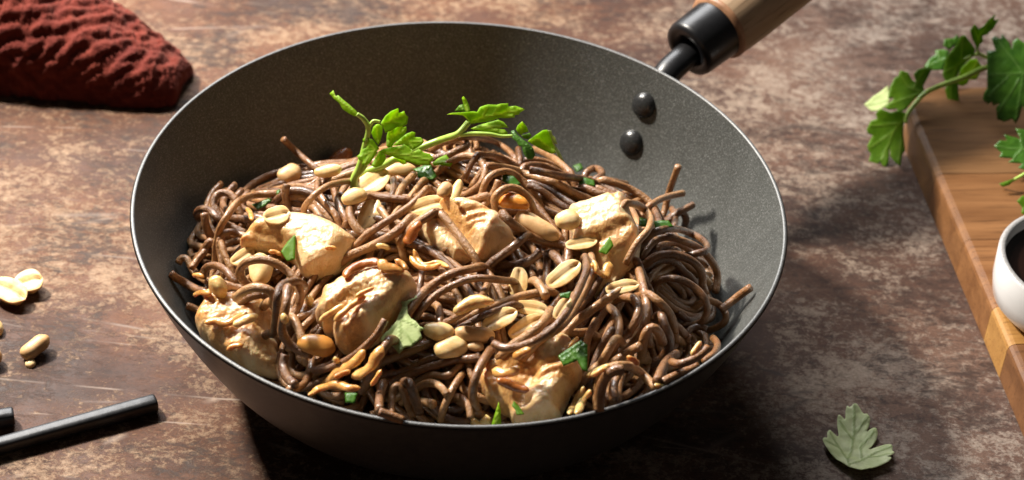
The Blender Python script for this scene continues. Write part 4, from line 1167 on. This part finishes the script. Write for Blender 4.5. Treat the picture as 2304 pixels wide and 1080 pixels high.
leaf_part(spg, 'P', '602,650 570,602 540,558 480,540 438,552 440,582 492,610 470,642 428,660 420,692 378,726 400,766 442,770 430,806 470,816 512,790 546,742 565,690', sp('P', '600,655') + [0, -0.004, 0], unit(NS + [-0.3, -0.1, 0.5]), M_LEAF, ['600,655 500,690 400,740', '560,670 470,560', '540,680 460,800'], cup=0.15)
leaf_part(spg, 'P', '592,690 560,742 518,822 560,842 622,822 660,772 672,722 640,702', sp('P', '600,680') + [0, -0.004, 0], unit(NS + [0.1, -0.1, 0.5]), M_LEAF, ['595,690 590,760 560,830'], cup=0.2)
leaf_part(spg, 'P', '742,738 800,745 860,770 884,800 840,812 790,782', sp('P', '720,730'), unit(NS + [0.1, 0, 0.4]), M_LEAF, ['745,740 870,800'])

st2 = px('P', '372,930 480,880 640,820 760,755 1000,650 1200,570'); st2 = np.vstack([st2, px('Q', '150,590 280,540 400,405')])
zb = surf(st2[:1], 0.003)[0]; ze = surf(px('Q', '300,600'), 0.010)[0]
tt = np.linspace(0, 1, len(st2))
X2 = at_z(st2, zb[2] + (ze[2] + 0.006 - zb[2]) * tt)
sp2 = thing('parsley_sprig', X2[0], 'parsley sprig with a long stem over the back noodles and a toothed leaf', 'parsley')
stem_part(sp2, X2, 0.0019, 0.0014)
pj = at_z(px('Q', '290,545'), X2[-2][2])[0]
N2 = unit(np.array([0.0, -1.0, 0.55]))
def on2(s): return at_plane(px('Q', s), pj, N2)
stem_part(sp2, on2('300,555 450,545 650,550 800,575 940,570'), 0.0012, 0.0007)
tip = X2[-1]
leaf_part(sp2, 'Q', '430,430 390,380 330,322 240,312 130,312 200,292 330,284 460,272 502,280 540,220 600,198 640,188 740,193 800,178 884,176 880,215 972,206 1020,224 1084,250 1022,290 1012,312 960,320 962,347 850,357 780,352 700,382 600,402 500,412', tip, unit(N2 + [0.1, -0.1, 0.25]), M_LEAF, ['400,410 560,350 780,300 1070,250', '560,350 620,220', '700,320 780,200', '820,290 940,220', '780,300 940,335', '400,400 330,310 150,310'], cup=0.12)
leaf_part(sp2, 'Q', '430,470 540,430 600,418 700,390 760,373 830,400 886,464 820,462 768,486 840,490 882,530 862,552 760,542 650,522 540,502 450,482', tip + [0, 0.002, 0], unit(N2 + [0.0, -0.1, 0.8]), M_LEAF, ['420,450 600,460 860,450', '600,460 860,540'], cup=-0.15)
leaf_part(sp2, 'Q', '370,284 340,200 322,112 342,90 380,140 405,200 427,274', tip + [0, 0.001, 0], unit(N2 + [-0.3, 0, 0.2]), M_LEAF, ['395,280 360,180 340,95'], cup=0.2)
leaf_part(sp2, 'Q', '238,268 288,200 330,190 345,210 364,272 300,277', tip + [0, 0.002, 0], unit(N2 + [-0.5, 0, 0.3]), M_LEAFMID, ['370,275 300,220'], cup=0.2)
far = on2('940,570')[0]
leaf_part(sp2, 'Q', '1050,396 1000,440 975,490 1000,540 1040,564 1062,540 1128,520 1112,468 1084,430', far, unit(N2 + [0.2, 0, 0.3]), M_LEAF, ['1040,560 1050,400'], cup=0.2)
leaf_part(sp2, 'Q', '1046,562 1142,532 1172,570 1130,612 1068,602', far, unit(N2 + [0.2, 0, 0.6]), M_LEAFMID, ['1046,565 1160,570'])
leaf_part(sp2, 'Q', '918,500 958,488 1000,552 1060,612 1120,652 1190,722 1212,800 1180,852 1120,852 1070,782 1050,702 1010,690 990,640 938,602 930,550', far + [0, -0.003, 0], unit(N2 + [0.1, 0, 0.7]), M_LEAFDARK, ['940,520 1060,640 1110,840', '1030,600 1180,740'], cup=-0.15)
leaf_part(sp2, 'Q', '1108,640 1200,570 1300,503 1352,498 1400,600 1432,700 1454,780 1400,792 1300,742 1180,682', far + [0, 0.002, 0], unit(N2 + [0.3, 0.1, 0.3]), M_LEAF, ['1110,640 1250,610 1440,760'], cup=0.2)
leaf_part(sp2, 'Q', '1348,503 1392,508 1412,560 1452,590 1482,674 1442,662 1502,760 1544,886 1482,822 1430,682 1390,602', far + [0, 0.000, 0], unit(N2 + [0.9, 0.1, 0.4]), M_LEAFPALE, ['1360,510 1430,640 1530,870'], cup=0.1)

def loose_leaf(name, crop, outline, label, mat, veins=(), up=0.0015, n=N_MEAT, cat='leaf', group=None, **kw):
    O = px(crop, outline); c = O.mean(0)
    z = march(np.vstack([[c], 0.5 * O + 0.5 * c]), 0.0, H); z = np.percentile(z, 70) + up
    V, F, ve = leaf_mesh(O, at_z([c], z)[0], n, [px(crop, v) for v in veins], seed=c[0] * 0.03, **kw)
    r = np.hypot(V[:, 0], V[:, 1]); k = r > R_WOK - 0.002; V[k, :2] *= ((R_WOK - 0.002) / r[k])[:, None]
    o = thin(mesh_obj(name, V, F, mat, attrs={'vein': ve})); tag(o, label, cat, group)
loose_leaf('parsley_leaf', 'V', '905,430 958,420 1040,385 1056,350 1070,380 1000,432 972,462 976,560 1012,612 1060,640 1100,690 1154,712 1100,742 1122,802 1062,852 1012,892 962,892 930,914 890,964 830,892 760,852 688,832 720,782 790,722 860,642 900,540 918,480', 'pale parsley leaf lying upside down on the noodles beside a rough chicken piece', M_LEAFPALE, ['945,450 905,600 900,700 1030,860', '905,640 760,790', '900,700 890,940', '905,620 1130,710'], up=0.003, cup=-0.12)
loose_leaf('parsley_leaf', 'P', '940,858 1000,838 1060,815 1120,808 1142,860 1184,930 1150,968 1060,962 990,942 985,890', 'wet dark parsley leaf hanging below the folded sprig leaf', M_LEAFDARK, ['1120,820 1040,890 960,860', '1060,880 1140,950'], up=0.003)
loose_leaf('parsley_leaf', 'P', '1138,792 1190,750 1280,712 1342,800 1320,832 1230,812 1150,818', 'bright parsley leaf tip lying on the back noodles', M_LEAF, ['1140,805 1320,780'], up=0.003)
loose_leaf('parsley_leaf', 'U', '1058,298 1200,195 1310,128 1384,172 1384,478 1325,450 1272,345 1118,412', 'glossy cut parsley leaf on the large stringy chicken piece', M_LEAFDARK, ['1100,350 1230,270 1370,160', '1190,240 1240,330', '1290,150 1380,300'], up=0.004)
loose_leaf('parsley_leaf', 'U', '318,1075 360,940 402,806 425,900 432,1075', 'bright green parsley spike standing at the front rim', M_LEAF, ['375,1070 405,820'], up=0.005, n=unit(0.1 * UP + TOCAM))
FL_ = 'small chopped parsley fleck among the noodles'
for cr, o_, lab in (('A', '852,880 846,1035 798,1045 762,990 800,930', 'chopped parsley fleck on the smooth pale chicken'),
                    ('C', '600,545 622,600 580,655 530,640 565,595', 'chopped parsley fleck on the square cut chicken'),
                    ('U', '570,796 640,870 684,942 600,955 590,900 548,850', 'chopped parsley fleck low on the large stringy chicken'),
                    ('B', '1370,588 1450,608 1455,645 1355,635', FL_), ('B', '895,572 960,585 1005,632 960,655 890,612', FL_),
                    ('C', '866,452 955,448 988,485 875,502', FL_), ('A', '585,702 690,662 704,682 620,735', FL_),
                    ('C', '780,430 830,440 820,490 775,480', FL_), ('E', '1240,300 1310,285 1300,330 1240,320', FL_),
                    ('B', '1320,520 1365,505 1385,540 1345,560', FL_), ('A', '735,620 755,610 757,640 735,648', FL_), ('D', '1150,900 1225,905 1210,965 1155,960', FL_)):
    loose_leaf('parsley_fleck', cr, o_, lab, M_LEAFDARK if 'among' in lab else M_LEAFMID, up=0.002, group='chopped parsley flecks in the wok', cat='parsley', step=0.0009)

# the single leaf on the table
O = px('T', '380,860 270,792 190,722 118,632 72,540 78,502 136,508 122,450 154,400 200,430 276,482 258,380 247,280 258,242 310,258 350,294 344,200 358,150 396,178 450,126 520,180 566,242 610,233 654,280 640,350 606,424 660,390 722,382 748,430 736,502 690,572 630,634 740,590 860,577 928,600 915,672 956,690 900,738 848,742 922,770 850,822 720,872 580,918 480,908 408,882')
n0 = UP
V, F, ve = leaf_mesh(O, at_z([O.mean(0)], 0.006)[0], UP, [px('T', s) for s in ('395,860 375,760 430,640 460,420 450,140', '375,760 280,600 160,430', '390,830 560,760 720,660 910,610', '460,440 620,260', '450,500 280,300', '560,760 540,580 700,420', '280,600 100,530', '640,720 900,700')], cup=0.20, seed=3.1, ripple=0.0006, soft=2, step=0.0009)
V[:, 2] += 0.0006 - V[:, 2].min()
tag(thin(mesh_obj('parsley_leaf', V, F, mat_leaf('pale_dry_leaf', (0.50, 0.58, 0.27), (0.70, 0.75, 0.46), (0.20, 0.29, 0.06), 0.2, 0.5), attrs={'vein': ve})), 'single pale green parsley leaf lying on the bare table', 'leaf')

# ------------------------------------------------------------------ cutting board
ZB = 0.022
b0 = at_z([(2049, 258)], ZB)[0]; b1 = at_z([(2304, 855)], ZB)[0]
be2 = unit(b1 - b0); be1 = unit(np.cross(UP, be2)); 
if be1[0] < 0: be1 = -be1
def edge_s(p): return float((at_z([p], ZB)[0] - b0) @ be2)
cuts = [edge_s((2185, 192)), edge_s((2106, 392)), edge_s((2166, 540)), edge_s((2225, 690)), edge_s((2262, 775)), edge_s((2262, 775)) + 0.045, edge_s((2262, 775)) + 0.085]
brd = thing('cutting_board', b0 * [1, 1, 0], 'wooden cutting board of glued brown and yellow planks carrying a white bowl', 'cutting board')
brd.rotation_euler = (0, 0, math.atan2(be1[1], be1[0]))
WB = 0.20
tones = [tuple((t_[0] * 0.86, t_[1] * 0.74, t_[2] * 0.62) for t_ in p_) for p_ in [((0.10, 0.052, 0.022), (0.25, 0.145, 0.068)), ((0.13, 0.060, 0.024), (0.29, 0.155, 0.068)), ((0.14, 0.062, 0.025), (0.31, 0.165, 0.072)),
         ((0.30, 0.16, 0.050), (0.50, 0.31, 0.11)), ((0.11, 0.052, 0.024), (0.25, 0.13, 0.060)), ((0.16, 0.08, 0.03), (0.33, 0.18, 0.08))]]
for i in range(len(cuts) - 1):
    s0, s1 = cuts[i] + 0.00012, cuts[i + 1] - 0.00012
    if i == 0:
        rc = 0.026
        out = [(0, s1)] + [(rc - rc * math.cos(t), s0 + rc - rc * math.sin(t)) for t in np.linspace(0, math.pi / 2, 12)] + [(WB, s0), (WB, s1)]
    else: out = [(0, s1), (0, s0), (WB, s0), (WB, s1)]
    bm = bmesh.new()
    # local frame of the board: x along be1, y = -be2
    vb = [bm.verts.new((a_, -b_, 0.0006)) for a_, b_ in out]
    f = bm.faces.new(vb)
    ext = bmesh.ops.extrude_face_region(bm, geom=[f])
    for g in ext['geom']:
        if isinstance(g, bmesh.types.BMVert): g.co.z = ZB
    bmesh.ops.recalc_face_normals(bm, faces=bm.faces)
    bm.edges.ensure_lookup_table()
    outer_e = [e for e in bm.edges if all(v.co.z > ZB - 1e-6 for v in e.verts) and (max(v.co.x for v in e.verts) < 1e-5 or (i == 0 and min(v.co.y for v in e.verts) > -s0 - 0.0262))]
    bmesh.ops.bevel(bm, geom=outer_e, offset=0.0035, segments=3, affect='EDGES', profile=0.5)
    bmesh.ops.bevel(bm, geom=[e for e in bm.edges if all(v.co.z > ZB - 1e-6 for v in e.verts) and e.is_boundary is False and e.calc_face_angle(0) > 0.8], offset=0.00018, segments=1, affect='EDGES')
    me = bpy.data.meshes.new('plank'); bm.to_mesh(me); bm.free()
    me.materials.append(mat_wood('board_wood', *tones[i], 0.0, 1.0, 0.46))
    o = bpy.data.objects.new('plank', me); COL.objects.link(o); o.parent = brd
    if i == 3: o['label'] = 'narrow yellow sapwood plank'

# ------------------------------------------------------------------ bowl of sauce on the board
RO, HBW = 0.040, 0.030
pl = at_z([(2247, 632)], ZB + HBW)[0]; bc = pl + np.array([RO * 0.999 + 0.0035, 0.020, 0]); bc[2] = ZB
bwl = thing('sauce_bowl', bc, 'small white bowl of dark soy sauce standing on the cutting board', 'bowl')
pr = [(0.0005, 0.0008), (0.026, 0.0008), (0.035, 0.0022), (0.0382, 0.006), (0.0396, 0.014), (RO, HBW - 0.0012), (RO - 0.0002, HBW - 0.0006)]
V, F = lathe(pr, 80); bw_ = mesh_obj('bowl_wall', V + bc, F, M_CERAMIC, bwl)
V, F = lathe([(RO - 0.0002, HBW - 0.0006), (RO - 0.0008, HBW), (RO - 0.0026, HBW), (RO - 0.0032, HBW - 0.0006)], 80); mesh_obj('bowl_rim', V + bc, F, M_CERRIM, bwl)
V, F = lathe([(RO - 0.0032, HBW - 0.0006), (RO - 0.0040, HBW - 0.010), (0.032, 0.008), (0.020, 0.0045), (0.0005, 0.004)], 80); mesh_obj('bowl_lining', V + bc, F, M_CERAMIC, bwl)
zs_ = HBW - 0.0065
V, F = lathe([(0.0005, zs_), (0.02, zs_), (0.034, zs_), (RO - 0.0037, zs_ + 0.0007)], 80); mesh_obj('sauce', V + bc, F, M_SOY, bwl)

# ------------------------------------------------------------------ parsley sprig over the board corner
zc = ZB
NR = unit(np.array([-0.15, -0.75, 0.75]))
q0 = at_z(px('R', '450,520'), ZB + 0.010)[0]
sr = thing('parsley_sprig', q0 * [1, 1, 0] + [0, 0, ZB], 'dark green parsley sprig lying over the back corner of the cutting board', 'parsley')
def onr(s, off=0.0): return at_plane(px('R', s), q0 + NR * off, NR)
stem_part(sr, at_z(px('R', '1400,240 1150,290 850,355 700,420 560,470 450,520 380,590 325,665 312,720'), np.array([0.030, 0.033, 0.037, 0.036, 0.034, 0.032, 0.029, 0.025, 0.022])), 0.0017, 0.0011)
stem_part(sr, at_z(px('R', '1000,320 850,290 800,270 750,278 700,300'), np.array([0.036, 0.040, 0.043, 0.044, 0.042])), 0.0011, 0.0007)
stem_part(sr, at_z(px('R', '800,270 785,240 790,190'), np.array([0.043, 0.046, 0.052])), 0.0008, 0.0006)
def rl(outline, anchor, z, n, mat, veins, **kw): return leaf_part(sr, 'R', outline, at_z(px('R', anchor), z)[0], unit(n), mat, veins, **kw)
rl('45,605 100,550 200,488 215,560 200,602 150,642 90,648', '230,570', 0.018, (-0.3, -0.4, 0.9), M_LEAFPALE, ['230,570 60,605'], cup=0.15)
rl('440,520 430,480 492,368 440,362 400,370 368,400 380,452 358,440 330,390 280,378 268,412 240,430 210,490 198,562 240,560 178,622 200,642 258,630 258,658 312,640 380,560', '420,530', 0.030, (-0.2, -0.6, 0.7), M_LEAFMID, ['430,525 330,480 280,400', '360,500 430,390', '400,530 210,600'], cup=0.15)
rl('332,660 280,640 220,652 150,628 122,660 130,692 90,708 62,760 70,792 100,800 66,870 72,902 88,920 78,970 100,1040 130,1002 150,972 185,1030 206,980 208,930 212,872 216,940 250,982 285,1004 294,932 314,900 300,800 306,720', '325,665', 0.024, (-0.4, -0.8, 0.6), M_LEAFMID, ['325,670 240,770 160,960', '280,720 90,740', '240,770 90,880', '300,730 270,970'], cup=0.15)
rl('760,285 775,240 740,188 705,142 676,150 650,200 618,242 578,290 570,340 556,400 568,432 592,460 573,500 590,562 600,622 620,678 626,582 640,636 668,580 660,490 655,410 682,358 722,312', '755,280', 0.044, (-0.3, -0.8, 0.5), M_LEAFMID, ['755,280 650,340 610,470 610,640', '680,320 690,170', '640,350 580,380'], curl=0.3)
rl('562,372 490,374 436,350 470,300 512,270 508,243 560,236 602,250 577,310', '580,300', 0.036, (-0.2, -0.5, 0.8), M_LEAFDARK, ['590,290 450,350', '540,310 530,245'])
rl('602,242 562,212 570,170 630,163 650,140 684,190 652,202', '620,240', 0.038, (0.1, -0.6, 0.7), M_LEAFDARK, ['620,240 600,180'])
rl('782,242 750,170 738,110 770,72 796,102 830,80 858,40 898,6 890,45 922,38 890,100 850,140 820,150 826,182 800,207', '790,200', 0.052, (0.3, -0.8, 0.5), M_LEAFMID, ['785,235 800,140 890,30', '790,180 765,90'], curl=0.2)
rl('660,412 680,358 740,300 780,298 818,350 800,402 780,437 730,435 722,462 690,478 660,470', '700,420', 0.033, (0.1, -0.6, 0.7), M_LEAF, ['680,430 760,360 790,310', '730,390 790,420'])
rl('850,245 905,238 880,160 902,142 940,160 950,130 1000,190 1012,232 1018,180 1050,157 1094,190 1200,190 1262,300 1202,420 1182,560 1100,642 1086,600 1062,682 1040,718 1014,688 965,708 918,690 908,620 932,588 890,604 880,575 858,594 822,562 830,520 850,490', '1100,390', 0.050, (-0.2, -0.7, 0.7), M_LEAFDARK, ['1240,380 1090,395 860,405', '1090,395 920,170', '1090,395 1040,690', '1100,395 1180,220', '1060,430 930,640', '1000,405 860,540'], cup=-0.12)  # this leaf's shade is put into its colour by the darker green
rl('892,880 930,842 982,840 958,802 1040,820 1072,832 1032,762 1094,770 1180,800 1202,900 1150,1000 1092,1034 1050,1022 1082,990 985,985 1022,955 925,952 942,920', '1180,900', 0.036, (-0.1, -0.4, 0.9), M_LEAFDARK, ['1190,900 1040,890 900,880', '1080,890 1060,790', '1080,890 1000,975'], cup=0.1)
stem_part(sr, at_z(px('', '2252,416 2275,408 2304,392 2345,370'), np.array([0.024, 0.027, 0.030, 0.034])), 0.0006, 0.0010)
leaf_part(sr, '', '2248,413 2268,406 2282,402 2272,416 2256,420', at_z([(2265, 412)], 0.027)[0], unit((0, -0.5, 0.8)), M_LEAFMID)
leaf_part(sr, '', '2288,452 2300,440 2330,445 2340,470 2320,490 2298,480 2300,466', at_z([(2310, 465)], 0.030)[0], unit((0, -0.5, 0.8)), M_LEAFMID)

# ------------------------------------------------------------------ chopsticks
def chopstick(p_tip, p_back, label, r=0.0040):
    a_ = at_z([p_tip], r)[0]; b_ = at_z([p_back], r)[0]; d = unit(b_ - a_)
    L = 0.225; n = 30; P = a_ + d[None] * np.linspace(0, L, n)[:, None]
    P = np.vstack([P[0] + d * 0.0, P[0] + d * 0.0004, P[0] + d * 0.0012, P[1:]])
    sd = unit(np.cross(UP, d)); V, F = [], []; th = np.linspace(0, 2 * math.pi, 20, endpoint=False)
    for i, p in enumerate(P):
        s = [0.80, 0.93, 1.0][i] if i < 3 else 1.0 + 0.0 * i
        rr = r * s * (1 - 0.30 * max(0, (i - 3)) / n)
        sup = (np.abs(np.cos(th))**4 + np.abs(np.sin(th))**4)**(-0.25)
        wob = 1 + 0.01 * math.sin(i * 1.7)
        V.append(p + rr * wob * (0.93 * sup * np.cos(th))[:, None] * sd + rr * wob * (0.93 * sup * np.sin(th))[:, None] * np.array([0, 0, 1.0]) - np.array([0, 0, r - rr if i >= 3 else 0]))
    V = np.vstack(V); m_ = 20
    for i in range(len(P) - 1):
        for a2 in range(m_):
            b2 = (a2 + 1) % m_; F.append((i * m_ + a2, i * m_ + b2, (i + 1) * m_ + b2, (i + 1) * m_ + a2))
    F.append(tuple(range(m_ - 1, -1, -1))); e = (len(P) - 1) * m_; F.append(tuple(range(e, e + m_)))
    V[:, 2] += 0.0002 - V[:, 2].min()
    o = mesh_obj('chopstick', V, F, M_CHOP); md = o.modifiers.new('edge', 'EDGE_SPLIT'); md.split_angle = math.radians(50)
    tag(o, label, 'chopstick', 'chopsticks on the table')
chopstick((352, 906), (-40, 1012), 'black chopstick pointing at the wok with its blunt end clear on the table')
chopstick((32, 936), (-60, 950), 'black chopstick showing only its blunt tip behind the longer one')

# ------------------------------------------------------------------ red cloth
fr = at_z(np.array([(402, 222), (384, 240), (322, 244), (250, 238), (150, 228), (0, 212), (-160, 195), (-330, 180)], float), 0.0)
S = spline(fr, 16); ns = len(S); nt = 84
arc = np.concatenate([[0], np.cumsum(np.linalg.norm(np.diff(S, axis=0), axis=1))])
Lt = arc[-1]; ss = np.linspace(0, Lt, 190); S = np.column_stack([np.interp(ss, arc, S[:, k]) for k in range(3)]); arc = ss; ns = len(S)
hc = np.interp(arc, [0, 0.004, 0.02, 0.05, 0.10, 0.20, 0.4], [0.004, 0.009, 0.020, 0.033, 0.050, 0.058, 0.060])
dp = np.interp(arc, [0, 0.004, 0.02, 0.05, 0.10, 0.4], [0.020, 0.028, 0.046, 0.066, 0.088, 0.10])
t_ = np.linspace(0, 1, nt)
yy = 0.5 - 0.5 * np.cos(math.pi * t_); zz = np.sin(math.pi * t_)**0.75
base_c = np.stack([S[:, None, 0] + 0.004 * yy[None], S[:, None, 1] + dp[:, None] * yy[None], 0.0012 + hc[:, None] * zz[None]], -1)
du = np.gradient(base_c, axis=0); dv = np.gradient(base_c, axis=1); nb_ = np.cross(dv, du)
nb_ /= np.linalg.norm(nb_, axis=2)[..., None] + 1e-12
nb_ *= np.sign(nb_[ns // 2, nt // 2, 2])
amp0 = np.array([[0.5 + mnoise.noise(Vector((b_[0] * 24 + b_[1] * 10, b_[1] * 48, b_[2] * 48))) + 0.6 * mnoise.noise(Vector((b_[0] * 95, b_[1] * 150 - b_[0] * 40, b_[2] * 150))) for b_ in row] for row in base_c])
X = base_c + nb_ * (0.0062 * np.clip(amp0, 0, 2))[..., None]
pairs = []
for da, db, st in ((1, 0, 1.26), (0, 1, 1.22), (1, 1, 1.22), (1, -1, 1.22), (3, 0, 1.18), (0, 3, 1.15), (6, 0, 1.06), (0, 6, 1.05)):
    A_ = (slice(0, ns - da), slice(max(0, -db), nt - max(0, db))); B_ = (slice(da, ns), slice(max(0, db), nt + min(0, db)))
    pairs.append((A_, B_, np.linalg.norm(base_c[B_] - base_c[A_], axis=2) * st, 0.42 if da + abs(db) < 3 else 0.16))
cnt = 6.0
for it in range(170):
    D = np.zeros_like(X)
    for A_, B_, L_, k_ in pairs:
        e = X[B_] - X[A_]; l = np.linalg.norm(e, axis=2) + 1e-12
        c_ = (k_ * (l - L_) / l)[..., None] * e * 0.5
        D[A_] += c_; D[B_] -= c_
    X = X + D * 0.55
    X = X - 0.012 * (X - base_c) * np.array([1.0, 0.6, 0.35])          # grip of the heap underneath
    off = ((X - base_c) * nb_).sum(2)
    X = X + nb_ * (np.clip(off, 0, 0.014) - off)[..., None]
    if it % 12 == 11:
        pass
    X[..., 2] = np.maximum(X[..., 2], 0.0006)
V = X.reshape(-1, 3)
V = V + nb_.reshape(-1, 3) * np.array([0.0004 * mnoise.noise(Vector((p[0] * 330, p[1] * 330, p[2] * 330))) for p in V])[:, None]
V[:, 2] = np.maximum(V[:, 2], 0.0006)
F = []
for i in range(ns - 1):
    for j in range(nt - 1):
        F.append((i * nt + j, (i + 1) * nt + j, (i + 1) * nt + j + 1, i * nt + j + 1))
tag(mesh_obj('cloth', V, F, M_CLOTH), 'crumpled rust-red crinkled muslin cloth heaped on the table', 'cloth')
